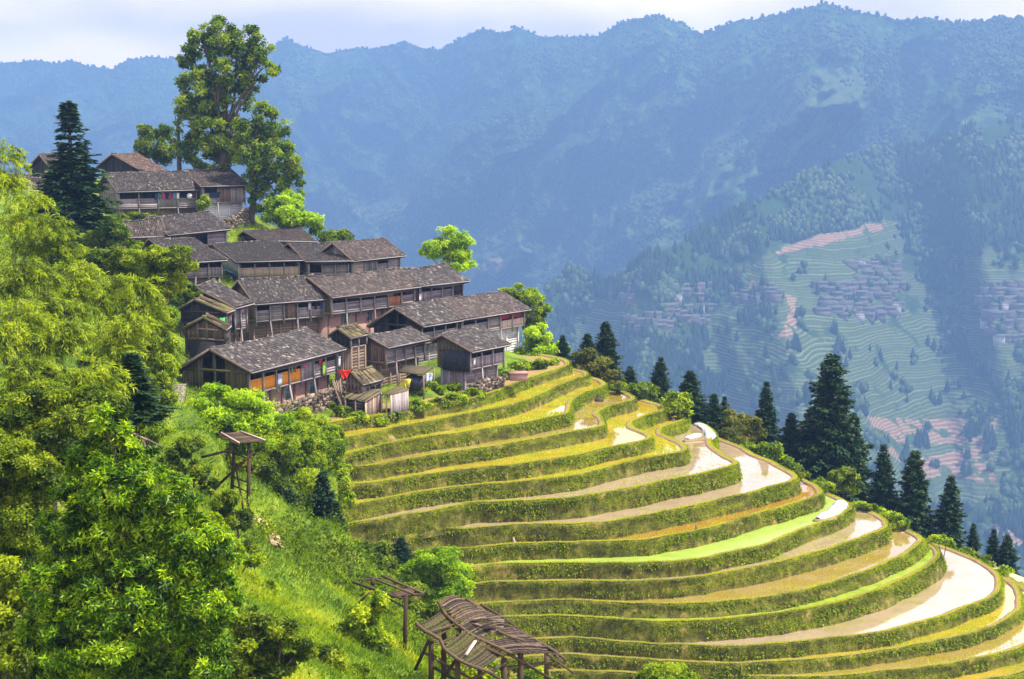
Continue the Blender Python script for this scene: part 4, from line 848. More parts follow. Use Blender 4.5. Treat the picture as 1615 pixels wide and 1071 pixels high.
def limbs(mb, base, top, r0, blobs, rg, n=7, thin=1.0):
    base = Vector(base); top = Vector(top); k = 6; P = []
    for i in range(k + 1):
        t = i / k; P.append(base.lerp(top, t) + Vector((rg.normal() * r0 * .6, rg.normal() * r0 * .6, 0)) * (1 if 0 < i < k else 0))
    mb.tube(P, [r0 * (1.25 - t * .85 / k) if t else r0 * 1.5 for t in range(k + 1)], 8)
    for b in blobs:
        t = rg.uniform(.45, .95); j = min(k - 1, int(t * k)); s = P[j].lerp(P[j + 1], t * k - j); e = Vector(b[:3]); m = s.lerp(e, .5) + Vector((rg.normal() * .3, rg.normal() * .3, (e - s).length * .1))
        r = r0 * .42 * thin; mb.tube([s, s.lerp(m, .5), m, m.lerp(e, .6), e], [r, r * .85, r * .65, r * .45, r * .2], 6)
        for q in range(n):
            d = Vector(unit(rg.normal(size=3) + [0, 0, .3])); e2 = Vector([e[i] + d[i] * b[3 + i] * .85 for i in range(3)]); s2 = m.lerp(e, rg.uniform(.1, .9)); mm = s2.lerp(e2, .5) + Vector((0, 0, .15)) * b[5]
            mb.tube([s2, mm, e2], [r * .35, r * .22, r * .06], 5)
def pxblobs(lst, D, seed=0, dz=.9):
    rg = np.random.default_rng(seed); out = []; k = F / D
    for it in lst:
        x, y, rx, ry = it[:4]; dd = it[4] if len(it) > 4 else rg.uniform(-.5, .5) * rx * 1.2 / k
        p = PY(x, y, D + dd); out.append([*p, rx / k, dz * (rx + ry) / 2 / k, ry / k])
    return out
def tree(name, label, blobs, D, n, ln, wd, mat, trunk, tr=.2, per=5, seed=0, group=None, cat='tree', nl=4, thin=1., **kw):
    """trunk: (px, py_top) of the stem; foot is on the ground below it"""
    rg = np.random.default_rng(seed + 99); B = pxblobs(blobs, D, seed)
    tp = PY(trunk[0], trunk[1], D); fx = trunk[2] if len(trunk) > 2 else trunk[0]; ft = PY(fx, trunk[1], D); gz = g1(ft[0], ft[1]) - .3
    root = thing(name, (ft[0], ft[1], gz), label, cat, group); org = np.array([ft[0], ft[1], gz])
    B = [[b[0] - org[0], b[1] - org[1], b[2] - org[2], *b[3:]] for b in B]
    V, T = crown(B, n, ln, wd, per, seed, **kw); link('crown', leafmesh(V, T, mat), root)
    mb = MB(); limbs(mb, (0, 0, 0), tp - org, tr, B, rg, nl, thin); mb.build('trunk', M_barkw, root, True)
    return root
def shrub(name, label, blobs, D, n, ln, wd, mat, per=5, seed=0, group=None, cat='shrub', ground=None, **kw):
    B = pxblobs(blobs, D, seed); B = np.array(B); c = B[:, :3].mean(0); gz = g1(c[0], c[1]) - .2
    org = np.array([c[0], c[1], min(gz, B[:, 2].min())]); B[:, :3] -= org
    root = thing(name, org, label, cat, group); V, T = crown(B, n, ln, wd, per, seed, **kw); link('foliage', leafmesh(V, T, mat), root)
    mb = MB(); rg = np.random.default_rng(seed)
    for b in B: mb.tube([(rg.normal() * .1, rg.normal() * .1, 0), Vector(b[:3]) * .5 + Vector((rg.normal() * .1, 0, .1)), Vector(b[:3])], [.06, .045, .02], 5)
    mb.build('stem', M_barkw, root, True); return root
# ---------------- conifers
def conifer_mesh(seed, H=15., R=3.2, skirt=.12, gaps=0., pw=.72, dense=1., up=.2):
    rg = np.random.default_rng(seed); Vs = []; Ts = []; z = H * skirt; mb = MB(); mb.tube([(0, 0, 0), (rg.normal() * .1, 0, H * .5), (0, 0, H * .985)], [H * .016, H * .010, .02], 8)
    while z < H * .985:
        t = (z - H * skirt) / (H * (1 - skirt)); prof = (1 - t) ** pw * (.75 + .25 * math.sin(min(t * 9, 1.57)))
        nb = int(5 + 4 * rg.random()); ph = rg.uniform(0, 6.28); lay = rg.uniform(.6, 1.1)
        if gaps and abs(t - .70) < .05 and rg.random() < gaps: z += H * .02; continue
        for k in range(nb):
            L_ = R * prof * lay * rg.uniform(.6, 1.12) + .12; an = ph + 6.283 * k / nb + rg.uniform(-.3, .3); d = np.array([math.cos(an), math.sin(an), 0]); sd_ = np.array([-d[1], d[0], 0])
            m = max(3, int(L_ / .17 * dense)); s = np.sort(rg.uniform(.12, 1, m)); rise = up + .5 * t; drop = .30 * (1 - t)
            path = d[None] * (s * L_)[:, None]; path[:, 2] = z + L_ * (rise * s - (drop + .22) * s ** 2 + .10 * s ** 4)
            if L_ > .5: mb.tube([(0, 0, z), tuple(path[m // 2]), tuple(path[-1])], [.05, .035, .01], 4)
            for sg in (-1, 1, 0, 0):
                w_ = L_ * .34 * (1.05 - s) + .22; D_ = d[None] * (.75) + sd_[None] * (sg * .9) + rg.normal(size=(m, 3)) * .22; D_[:, 2] += -.18 + rg.random(m) * .3
                Vs.append(leafV(path + rg.normal(size=(m, 3)) * .06, D_, w_ * rg.uniform(.8, 1.3, m), .17 + .13 * w_, rg, fold=.2)); Ts.append(.25 + .35 * rg.random(m) + .4 * s * rg.random())
        z += H * .0175 * rg.uniform(.75, 1.25)
    top = np.array([[0, 0, H * .97]] * 6); Vs.append(leafV(top, rg.normal(size=(6, 3)) * .35 + [0, 0, 1], .5, .12, rg)); Ts.append(np.full(6, .6))
    return leafmesh(np.vstack(Vs), np.concatenate(Ts), L_fir), mb.mesh(M_barkw, True, 'trunk')
CM = [conifer_mesh(1), conifer_mesh(2, R=2.8, skirt=.18), conifer_mesh(3, R=3.8, skirt=.06), conifer_mesh(4, R=2.4, skirt=.2, gaps=.6, pw=1.0)]
def conifer(px, pt, hw, D, label, var=0, group='dark conifers behind the terraces', foot=None, R0=(3.2, 2.8, 3.8, 2.4), name='conifer', base=None):
    p = PY(px, pt, D); gz = g1(p[0], p[1]) - .2
    if base: gz = max(gz, PY(px, base, D)[2])
    Hh = p[2] - gz; sx_ = 1.38 * (hw * D / F) / R0[var]; root = thing(name, (p[0], p[1], gz), label, 'conifer', group, random.uniform(0, 6.28)); root.rotation_euler[0] = random.uniform(-.035, .035); root.rotation_euler[1] = random.uniform(-.03, .03)
    for nm, me in zip(('crown', 'trunk'), CM[var]):
        o = link(nm, me, root); o.scale = (sx_, sx_, Hh / 15.)
    return root
for px, pt, hw, D, v, b, lb in [
 (889,528,17,168,0,600,'small dark conifer right of the last village house'), (928,526,24,168,2,610,'dark conifer left of the one with a bare spiky top'), (957,506,28,166,0,620,'tall dark conifer with a bare spiky top beside the first terraces'),
 (993,577,20,163,1,660,'short dark conifer between the spiky topped one and the slender one'), (1039,562,21,161,1,665,'slender conical conifer standing clear above the upper terraces'), (1090,585,33,158,2,700,'broad dark conifer behind the light green sapling'),
 (1128,620,24,158,0,720,'dark conifer just left of the yellowish round tree'), (1144,624,15,164,1,720,'thin conifer half hidden beside the yellowish round tree'), (1212,601,21,162,1,740,'slender conifer between the yellowish tree and the giant one'),
 (1246,650,28,160,0,790,'dark conifer at the left foot of the giant one'), (1312,559,62,158,2,840,'giant dark conifer, tallest of the right side, with two shoulders'), (1280,640,38,161,0,820,'conifer forming the left shoulder of the giant one'),
 (1345,650,36,160,0,840,'conifer forming the right shoulder of the giant one'), (1396,700,26,155,1,870,'narrow conifer just right of the giant one'), (1441,710,42,154,2,890,'broad dark conifer in the middle of the lower row'),
 (1497,748,27,153,1,910,'slim conifer standing alone above the big pale pool'), (1537,824,17,152,0,930,'smallest dark conifer of the lower row'), (1568,834,17,154,1,940,'thin conifer near the right edge of the picture'), (1590,842,25,152,0,950,'dark conifer cut by the terrace rim at the right edge')]:
    conifer(px, pt, hw, D, lb, v, base=b)
conifer(111, 158, 58, 150, 'tall dark spruce with a broken gap below its crown, left of the village', 3, None, name='spruce', base=470)
conifer(95, 330, 42, 140, 'dark conifer under the tall spruce on the left slope', 0, None, base=470)
conifer(512, 742, 36, 99, 'dark conifer in the gully at the left ends of the terraces', 0, 'gully conifers', base=930)
conifer(532, 790, 24, 96, 'slim dark conifer at the foot of the gully', 1, 'gully conifers', base=950)
conifer(458, 770, 36, 96, 'shadowed conifer in the gully behind the grass ridge', 2, 'gully conifers', base=900)
conifer(632, 846, 22, 112, 'young blue green conifer before the lower left terraces', 1, 'gully conifers', base=925)
conifer(522, 915, 16, 73, 'dark little conifer on the grassy ridge', 0, None, base=985)
conifer(205, 555, 55, 72, 'dark conifer among the bamboo with two bare trunks below', 3, None, base=690)
# ---------------- village trees
tree('old_tree', 'towering old tree with a gnarled dark trunk above the village roofs', [(322,58,26,26),(355,62,30,32),(392,78,32,34),(415,105,22,22),(402,130,18,12),(300,92,20,20),(340,108,34,24),(312,150,34,34),(352,160,44,38),(298,192,22,28),(345,210,46,36),(308,238,34,26),(372,120,28,26),(290,150,12,12),(384,235,28,24),(340,255,36,16)], 212, 8600, .55, .28, L_old, (345,200,343), .95, 4, 11, nl=6, lumps=19, lr=.25, core=.1, thin=.8)
tree('old_tree', 'broad dark green tree leaning right beside the towering old one', [(405,192,32,30),(430,218,34,30),(445,258,30,30),(402,245,34,30),(463,255,14,22),(458,292,22,24),(425,318,30,18),(400,290,24,26),(470,275,12,16),(415,275,24,20)], 206, 4700, .50, .25, L_old, (400,262,393), .5, 4, 12, lumps=18, lr=.26, core=.1)
tree('tree', 'light airy tree left of the dead snag on the hilltop', [(224,212,16,15),(246,226,24,22),(252,208,16,12),(264,240,16,20),(228,236,16,12),(252,248,20,12)], 226, 3400, .42, .2, L_mid, (248,232), .28, 4, 13, core=.1)
root = thing('dead_snag', (*PY(280, 200, 214)[:2], g1(*PY(280, 200, 214)[:2])), 'bare dead forked trunk rising beside the towering old tree', 'dead tree'); hz = PY(280, 180, 214)[2] - root.location.z
mb = MB(); mb.tube([(0, 0, 0), (.1, 0, hz * .6), (0, 0, hz * .85), (.25, 0, hz)], [.45, .32, .22, .05], 7); mb.tube([(0, 0, hz * .8), (-.4, 0, hz * 1.02)], [.15, .04], 6); mb.tube([(0, 0, hz * .5), (-.8, 0, hz * .66), (-.7, 0, hz * .72)], [.13, .1, .03], 6); mb.build('trunk', P_brown, root, True)
tree('tree', 'bright green leafy tree between the brown gabled roof and the old trees', [(452,330,30,24),(470,345,30,22),(433,345,18,18),(490,358,16,14),(455,352,30,14)], 198, 5800, .38, .2, L_lime, (455,345), .25, 4, 14, core=.2)
tree('tree', 'dim green treetop peeping over the long middle roofs', [(530,374,20,9),(545,378,12,8),(515,378,10,7)], 200, 1300, .42, .2, L_mid, (530,378), .15, 4, 15)
tree('tree', 'lone bright yellow green tree against the blue valley', [(706,378,22,18),(728,390,18,18),(688,392,16,15),(669,392,10,9),(738,412,12,12),(715,420,20,10),(700,402,20,14),(724,404,16,12)], 194, 3600, .36, .18, L_lime, (709,400,712), .2, 4, 16, nl=6, core=.1, lumps=14)
tree('tree', 'light green bush-like tree rising behind the last village roof', [(808,462,20,12),(832,476,24,16),(852,494,16,14),(822,490,20,14),(845,512,16,12)], 176, 3600, .34, .16, L_bright, (830,492), .2, 4, 17, core=.1)
tree('tree', 'vivid green tree at the right foot of the last village house', [(845,530,24,18),(866,546,20,16),(838,556,24,18),(858,565,26,14),(884,552,12,12)], 168, 4600, .34, .18, L_lime, (852,545), .2, 4, 18, core=.2)
tree('tree', 'tiny yellow green tree in front of the topmost house', [(321,318,10,9),(318,326,6,5)], 197, 420, .32, .18, L_bright, (321,322), .08, 4, 19)
shrub('shrub', 'rounded olive shrub below the spiky topped conifer', [(930,572,26,18),(948,590,24,16),(965,606,18,10),(912,578,14,12)], 162, 3000, .34, .2, L_yel, seed=20)
shrub('shrub', 'mixed green shrubs left of the slender conifer', [(1008,620,22,18),(1020,632,20,14),(995,640,20,12)], 159, 2200, .34, .2, L_mid, seed=21)
tree('tree', 'light green sapling before the broad dark conifer', [(1068,632,20,12),(1078,640,16,8),(1058,640,14,8),(1080,652,12,7)], 153, 1100, .34, .18, L_bright, (1070,640), .1, 4, 22)
tree('tree', 'round yellowish dark tree between the slender conifers', [(1168,665,30,22),(1145,675,20,18),(1188,682,18,18),(1170,690,36,16)], 158, 5000, .34, .18, L_yel, (1168,675), .22, 4, 23, core=.3)
shrub('shrub', 'fresh green shrub under the slender conifer by the pools', [(1218,712,18,14),(1205,722,18,12),(1235,735,26,12),(1215,735,20,8)], 153, 2400, .32, .17, L_bright, seed=24)
shrub('shrub', 'leafy green shrub at the foot of the giant conifer', [(1332,752,20,14),(1318,765,16,10),(1345,768,14,8)], 150, 1700, .3, .18, L_mid, seed=25)
# low shrubs hugging the back rims of the spur
rs = random.Random(5)
RL = ['below the slender conifer', 'left of the white seedbed tunnel', 'beside the white seedbed tunnel', 'behind the round yellowish tree', 'where the silty pool begins', 'under the giant conifer, nearer the yellowish tree', 'right of the white tunnel of the algae pool', 'under the narrow conifer', 'left of the broad lower conifer', 'under the slim conifer', 'between the slim conifer and the smallest one', 'under the smallest conifer', 'at the right edge under the last conifer', 'under the spiky topped conifer', 'at the foot of the giant conifer', 'under the broad lower conifer']
for i, (px, py) in enumerate([(1045,648),(1110,668),(1140,690),(1185,705),(1262,748),(1290,760),(1360,795),(1385,808),(1420,822),(1480,850),(1520,868),(1555,885),(1585,900),(975,608),(1300,765),(1400,812)]):
    q = PY(px, py, 1); k = min(range(17), key=lambda k: min(np.hypot(*(RIM[k] - PZ(px, py, ZL[k])[:2]).T)) + 0.0 * k)
    D = PZ(px, py, ZL[k])[1] + 1.6
    shrub('shrub', 'low shrub on the rear rim, ' + RL[i], [(px, py + 2, rs.uniform(11, 18), rs.uniform(5, 8)), (px + rs.uniform(-14, 14), py + 5, 10, 5)], D, 420, .26, .13, rs.choice([L_bright, L_mid, L_bright]), seed=40 + i, group='shrubs along the rear terrace rims')
# garden bushes below the houses
BL = ['left of the brown board shed', 'in front of the brown board shed', 'between the two board sheds', 'in front of the grey board shed', 'at the stone wall end', 'right of the grey board shed', 'left of the bare plot, lower row', 'below the bare plot, lower row', 'under the stone footing, lower row', 'beside the grey board shed, upper row', 'under the dark tarp bundle', 'under the dark tarp on the gable', 'under the right corner of the tarp covered house', 'left of the brick trough', 'above the brick trough', 'right of the brick trough', 'at the right end of the garden strip', 'lowest at the left end of the garden strip', 'under the fieldstone wall']
for i, (px, py, rx, ry) in enumerate([(540,652,14,8),(560,660,16,8),(590,662,14,7),(615,655,13,7),(515,640,9,8),(655,640,16,8),(690,636,15,7),(720,628,16,8),(745,622,14,7),(650,615,15,7),(680,612,16,7),(710,610,12,5),(770,598,16,8),(795,590,18,9),(815,578,16,9),(840,576,18,8),(862,572,16,6),(500,668,12,8),(475,655,10,8)]):
    D = surf(px, py + ry * .8, 100.)[1]
    shrub('garden_bush', 'leafy garden bush ' + BL[i], [(px, py, rx, ry), (px + rx * .8, py + 1, rx * .6, ry * .7)], D, 420, .24, .15, [L_bright, L_mid][i % 3 == 0], seed=70 + i, group='bushes of the garden strip under the houses')
# ---------------- gully and slope trees
tree('tree', 'large bright green tree in front of the orange balcony house', [(335,632,32,24),(378,635,40,24),(345,672,44,32),(405,668,46,32),(372,705,46,34),(330,702,24,26),(420,705,34,30),(355,645,30,20)], 104, 13000, .20, .10, L_lime, (370,690,375), .25, 5, 30, core=.2, lumps=18)
tree('tree', 'soft green tree hanging over the gully below the stone wall', [(470,668,22,22),(450,700,34,34),(490,705,24,34),(470,745,36,34),(500,750,18,26),(430,742,30,30)], 105, 9500, .19, .09, L_bright, (465,720,470), .22, 5, 31, core=.2, lumps=16)
tree('tree', 'shaded green tree behind the plank roofed hayrack', [(400,745,34,32),(365,760,26,26),(425,780,28,30),(390,785,30,24),(455,800,26,30)], 98, 6500, .2, .1, L_mid, (400,765,405), .2, 5, 32, core=.3, lumps=16)
tree('tree', 'light yellow green tree at the lower left ends of the terraces', [(690,890,38,24),(715,912,32,26),(660,905,30,22),(730,935,20,18),(640,918,22,16),(700,935,34,20)], 101, 8000, .18, .09, L_lime, (690,905,688), .18, 5, 33, core=.2, lumps=16)
shrub('shrub', 'green thicket behind the collapsing hayrack', [(600,915,30,14),(640,935,30,20),(560,935,24,16),(690,960,40,20),(650,970,30,24)], 92, 4200, .22, .11, L_mid, seed=34)
shrub('shrub', 'leafy bush left of the slender hayrack post', [(572,985,30,30),(545,1010,30,30),(590,1020,26,26),(560,1050,38,30),(600,955,14,22)], 64, 6500, .17, .09, L_bright, seed=35, lumps=14)
shrub('shrub', 'dark green bush at the bottom between slope and hayrack', [(520,1040,34,30),(470,1060,40,26),(560,1075,40,20),(440,1040,26,22)], 56, 5500, .16, .08, L_mid, seed=36, lumps=14)
shrub('shrub', 'yellow green shrub at the bottom edge below the terraces', [(1040,1062,26,16),(1065,1056,20,12),(1070,1072,28,12),(1012,1072,16,10)], 84, 3200, .2, .1, L_bright, seed=37)
shrub('shrub', 'leafy slope shrub under the roofed hayrack', [(300,700,20,16),(275,725,22,18),(310,740,18,16),(325,770,16,14)], 84, 2600, .2, .1, L_mid, seed=38)
shrub('shrub', 'bright shrub on the grass slope left of the path', [(330,830,26,22),(360,870,24,18),(395,880,16,10),(410,930,22,14)], 62, 3500, .16, .08, L_bright, seed=39)
shrub('shrub', 'bushy growth above the bottom of the grass slope', [(400,985,30,26),(445,1000,30,24),(370,1030,30,28),(420,1050,40,26),(480,1020,22,18)], 50, 5500, .16, .07, L_mid, seed=41, lumps=14)
# ---------------- the big whorled-leaf tree, bottom left
tree('broadleaf_tree', 'big dense tree with whorled glossy leaves filling the lower left corner', [(163,660,20,28),(178,700,40,34),(140,728,38,34),(225,735,40,34),(185,765,60,44),(120,790,44,40),(262,790,50,44),(105,845,46,50),(190,850,80,60),(300,860,60,56),(340,880,40,44),(95,920,56,60),(215,940,95,74),(325,945,54,56),(150,1010,84,60),(270,1030,84,56),(80,1000,46,60),(100,1060,50,40),(320,1040,46,50),(190,1080,110,40)], 40, 20000, .18, .05, L_rosette, (190,760,200), .16, 7, 50, nl=8, core=.12, lumps=44, lr=.20, fill=.3)
# ---------------- bamboo and broadleaf thicket on the left slope
def plume(name, label, blobs, D, n, mat, seed, ln=.42, wd=.075, tr=.05, group=None, cat='bamboo', **kw):
    rg = np.random.default_rng(seed); tsh = rg.uniform(-.22, .1); B = np.array(pxblobs(blobs, D, seed)); base = B[:, :3].mean(0); fx, fy_ = base[0] - 1.0, base[1] + .5; gz = g1(fx, fy_) - .3
    org = np.array([fx, fy_, gz]); B[:, :3] -= org; root = thing(name, org, label, cat, group)
    Vs = []; Ts = []; mb = MB()
    wts = (B[:, 3] * B[:, 5]) ; wts = wts / wts.sum()
    for b, wt in zip(B, wts):
        # arching stem to each plume
        top = Vector(b[:3] + [b[3] * .4, 0, b[5] * .8]); mid = Vector((top.x * .25, top.y * .3, top.z * .7)); mb.tube([(rg.normal() * .2, rg.normal() * .2, 0), mid * .5, mid, mid.lerp(top, .6) + Vector((0, 0, .3)), top], [tr, tr * .9, tr * .75, tr * .5, tr * .15], 6)
        k = max(8, int(46 * wt * len(B))); m = int(n * wt / k)
        for q in range(k):
            d = unit(rg.normal(size=3) + [.25, 0, .2]); c0 = b[:3] + d * b[3:6] * rg.uniform(.1, .85); dr = unit(np.array([d[0] * .8 + .35, d[1] * .8, .15]) + rg.normal(size=3) * .3); LL = rg.uniform(.5, 1.0) * b[3] * .75
            s = rg.random(m); P = c0 + dr * (s * LL)[:, None]; P[:, 2] -= (s ** 2) * LL * .55; P += rg.normal(size=(m, 3)) * [.10, .10, .06] * max(.6, b[3] * .5)
            Dl = dr[None] * .9 + rg.normal(size=(m, 3)) * .5; Dl[:, 2] -= .35 + s * .4
            Vs.append(leafV(P, Dl, ln * rg.uniform(.6, 1.2, m), wd, rg)); Ts.append(tsh + rg.random() * .5 + rg.random(m) * .42 + s * .18)
            mb.tube([tuple(c0), tuple(c0 + dr * LL * .5 + [0, 0, -.12 * LL]), tuple(c0 + dr * LL + [0, 0, -.55 * LL])], [.018, .012, .004], 3)
    link('foliage', leafmesh(np.vstack(Vs), np.concatenate(Ts), mat), root); mb.build('culm', M_culm, root, True); return root
PL = [((10,250,30,26),(5,290,40,30),92,'bamboo plume at the top left corner edge above the thicket'), ((40,320,36,26),(20,350,40,28),90,'yellow bamboo plume below the topmost one at the left edge'), ((75,360,36,24),(40,390,44,26),88,'bamboo plume left of the dark spruce'),
 ((20,430,44,30),(60,440,40,26),82,'bamboo spray at the left edge level with the slatted balcony'), ((120,430,40,26),(95,460,40,28),84,'bamboo spray right under the dark spruce'), ((170,455,44,26),(150,480,44,26),82,'bamboo spray between the spruce and the sheds'),
 ((30,500,50,34),(0,540,40,34),74,'bamboo plume low on the left edge'), ((100,520,50,32),(70,550,46,30),74,'wide bamboo plume in the middle of the left thicket'), ((170,530,48,30),(200,510,40,26),76,'bamboo plume left of the gabled sheds'),
 ((225,490,36,26),(215,455,34,24),80,'bamboo plume beneath the rusty walled house'), ((150,600,44,30),(120,590,44,28),66,'shaded bamboo plume over the whorled leaf tree'), ((40,590,46,32),(20,620,40,30),64,'bamboo plume near the left edge above the shrubs'), ((60,480,40,26),(110,490,34,22),78,'thin bamboo spray in the heart of the thicket')]
for i, (b1, b2, D, lb) in enumerate(PL): plume('bamboo', lb, [b1, b2, (b1[0] + (i % 3 - 1) * 20, b1[1] + 26, 34, 20)], D, 4600, L_bamboo, 100 + i, ln=.34, wd=.065, group='bamboo of the left slope')
tree('tree', 'feathery yellow green tree overlapping the slatted balcony house', [(262,405,34,16),(290,420,20,16),(235,412,24,16),(255,435,34,20),(205,405,20,14),(245,460,30,20),(270,450,18,16)], 112, 5600, .26, .11, L_bamboo, (262,440,255), .14, 5, 61, core=.15, lumps=16)
tree('tree', 'slim green tree in front of the gabled sheds', [(262,490,18,16),(255,520,20,20),(240,550,30,24),(262,575,22,22),(235,590,34,22),(262,550,18,20)], 104, 4200, .24, .11, L_bright, (255,530,258), .14, 5, 62)
tree('tree', 'mossy green tree below the spruce trunk', [(190,430,30,20),(215,440,24,18),(160,420,26,20),(130,410,30,20),(190,410,26,16)], 118, 4200, .3, .13, L_mid, (180,430), .16, 5, 63)
tree('tree', 'dark leafy tree in the shade above the whorled leaf tree', [(60,640,50,34),(110,650,44,34),(20,690,44,36),(90,690,44,30),(150,640,40,26)], 56, 9500, .17, .07, L_mid, (70,660,86), .12, 5, 64, lumps=16)
tree('tree', 'yellow green tree with a pale stem at the left edge', [(20,730,44,34),(60,760,40,34),(10,790,34,40),(50,830,40,40),(20,870,40,40)], 48, 11000, .14, .06, L_mid, (40,760,36), .10, 5, 65, lumps=16)
shrub('shrub', 'pale yellow shrub at the lower left edge of the picture', [(20,920,40,34),(10,980,34,40),(30,1040,36,36)], 43, 5000, .16, .075, L_bamboo, seed=66, lumps=14)
shrub('shrub', 'sunny yellow shrub beside the stone steps', [(240,600,26,20),(255,630,22,20),(225,625,26,20),(262,600,12,16),(245,570,18,14)], 96, 3600, .2, .09, L_bamboo, seed=67)
shrub('shrub', 'grassy green shrub on the bank below the stone steps', [(215,660,26,20),(245,670,26,20),(190,640,24,20),(225,690,22,16)], 84, 3600, .18, .08, L_bright, seed=68)
tree('tree', 'tree clump filling the hollow left of the stone steps', [(190,560,36,26),(225,545,30,24),(205,590,30,20),(165,570,30,22)], 92, 5600, .22, .09, L_mid, (200,570,205), .14, 5, 69)
shrub('shrub', 'dense low thicket at the bottom left under the whorled leaf tree', [(40,1000,50,34),(110,1060,60,30),(20,1060,40,30),(60,950,40,34)], 46, 7000, .15, .07, L_mid, seed=90, lumps=16)
shrub('shrub', 'lime green shrubs in the hollow left of the whorled leaf tree', [(30,880,44,36),(70,910,34,34),(15,930,34,34)], 50, 6000, .16, .07, L_bright, seed=91, lumps=16)
tree('tree', 'tall dim tree at the left edge behind the pale stemmed one', [(30,660,50,40),(70,700,50,40),(110,720,40,36),(40,740,50,40),(0,700,30,40)], 62, 8000, .18, .08, L_old, (60,690), .12, 5, 92, lumps=16)
tree('tree', 'slender green tree overlapping the left ends of the middle terraces', [(522,700,20,24),(515,735,24,28),(530,770,20,26),(518,800,22,28),(535,830,16,22),(510,765,22,26)], 112, 5200, .2, .1, L_bright, (520,760), .14, 5, 97, lumps=16)
shrub('shrub', 'light green shrubs at the left ends of the upper terraces', [(520,682,18,10),(535,705,14,12),(508,700,16,12),(540,745,12,14),(548,790,10,14)], 113.5, 3200, .2, .1, L_bright, seed=98)
tree('tree', 'dark leafy tree clump at the right foot of the tall spruce', [(172,356,24,20),(192,382,24,16),(150,398,34,24),(212,394,18,10),(165,378,26,18)], 163, 5200, .28, .13, L_old, (170,385), .16, 5, 102)
tree('tree', 'green shrubby tree between the slatted balcony house and the mossy sheds', [(285,452,20,12),(300,462,16,10),(270,470,20,14)], 140, 2600, .24, .12, L_mid, (285,462), .12, 5, 103)
shrub('shrub', 'green bush between the dish balcony house and the roofs below it', [(215,344,20,7),(245,343,18,6),(190,346,16,8)], 186, 1500, .28, .14, L_mid, seed=104)
shrub('shrub', 'bright bush beside the stone footing of the topmost house', [(400,372,16,9),(382,384,14,8),(412,384,14,6)], 197, 1300, .28, .14, L_bright, seed=105)
shrub('shrub', 'bright undergrowth right of the whorled leaf tree', [(370,820,24,24),(350,790,22,20),(400,870,20,16)], 70, 3200, .17, .08, L_mid, seed=93)
tree('tree', 'dark leafy tree at the bottom of the gully under the lowest terraces', [(590,880,30,24),(560,900,24,22),(620,900,22,18),(600,925,34,18)], 104, 4200, .24, .12, L_mid, (590,890), .18, 5, 94)
shrub('shrub', 'green bushes under the large collapsing hayrack', [(700,1050,36,24),(760,1070,40,22),(830,1068,36,18),(650,1040,24,24)], 70, 5500, .18, .09, L_bright, seed=95)
# ---------------- grass: terrace banks
def blades(P, Dn, Ln, Wd, rg):
    n = len(P); Dn = unit(Dn); s = unit(np.cross(Dn, rg.normal(size=(n, 3)))) * (np.broadcast_to(Wd, n)[:, None] / 2); return np.stack([P - s, P + s, P + Dn * np.broadcast_to(Ln, n)[:, None]], 1).reshape(-1, 3)
L_grass = mat_leaf('bank_grass', [((0.06,0.075,0.006),0.05),((0.16,0.22,0.008),0.35),((0.36,0.44,0.012),0.65),((0.56,0.56,0.04),1.0)], 0.45)
rg = np.random.default_rng(77); GV = []; GT = []; FV = []; FT = []
for k, C, nn, z, h, fat in BANKP:
    seg = np.linalg.norm(np.diff(C, axis=0), axis=1); ln = seg.sum(); cum = np.concatenate([[0], np.cumsum(seg)])
    m = int(ln * h * 260 * (1.3 if fat > 1 else 1)); s = rg.random(m) * ln; x = np.interp(s, cum, C[:, 0]); y = np.interp(s, cum, C[:, 1]); nx = np.interp(s, cum, nn[:, 0]); ny = np.interp(s, cum, nn[:, 1])
    t = rg.random(m) ** 1.35; crest = rg.random(m) < .40; t[crest] = -rg.random(crest.sum()) * .12
    lush = fbm(s * .25, t * 2, 300 + k, 3); keep = crest | (rg.random(m) < np.clip(1.3 - t * 1.25 + (lush - .5) * 1.6, .06, 1)); s, x, y, nx, ny, t, lush, crest = [q[keep] for q in (s, x, y, nx, ny, t, lush, crest)]; m = len(s)
    off = np.where(crest, -rg.random(m) * .22,   .06 + t * .32 * fat); P = np.stack([x + nx * off, y + ny * off, z + np.where(crest, .12, .02 - t * h)], 1)
    D_ = np.stack([nx * (.5 + .5 * ~crest), ny * (.5 + .5 * ~crest), np.full(m, .75)], 1) + rg.normal(size=(m, 3)) * .4
    D_[~crest, 2] -= t[~crest] * .5 + (rg.random((~crest).sum()) < .35) * .9
    GV.append(blades(P, D_, np.where(crest, .16, .27) * rg.uniform(.6, 1.4, m), .045, rg)); GT.append(np.clip(np.where(crest, .90, .36) + (lush - .5) * 1.1 + rg.normal(size=m) * .14, 0, 1))
    # fern-like leaves hanging in patches
    m = int(ln * h * 20); s = rg.random(m) * ln; t = rg.random(m) ** 1.2 * .85; pf = fbm(s * .22, t * 1.5 + k, 500 + k, 3); kp = pf > .55; s, t = s[kp], t[kp]; m = len(s)
    x = np.interp(s, cum, C[:, 0]); y = np.interp(s, cum, C[:, 1]); nx = np.interp(s, cum, nn[:, 0]); ny = np.interp(s, cum, nn[:, 1]); o_ = .14 + t * .32 * fat
    P = np.stack([x + nx * o_, y + ny * o_, z - t * h], 1)
    for q in range(4):
        D_ = np.stack([nx, ny, np.full(m, .15)], 1) * .8 + rg.normal(size=(m, 3)) * .8; FV.append(leafV(P, D_, rg.uniform(.14, .3, m), .10, rg, fold=.25)); FT.append(rg.uniform(.35, 1, m))
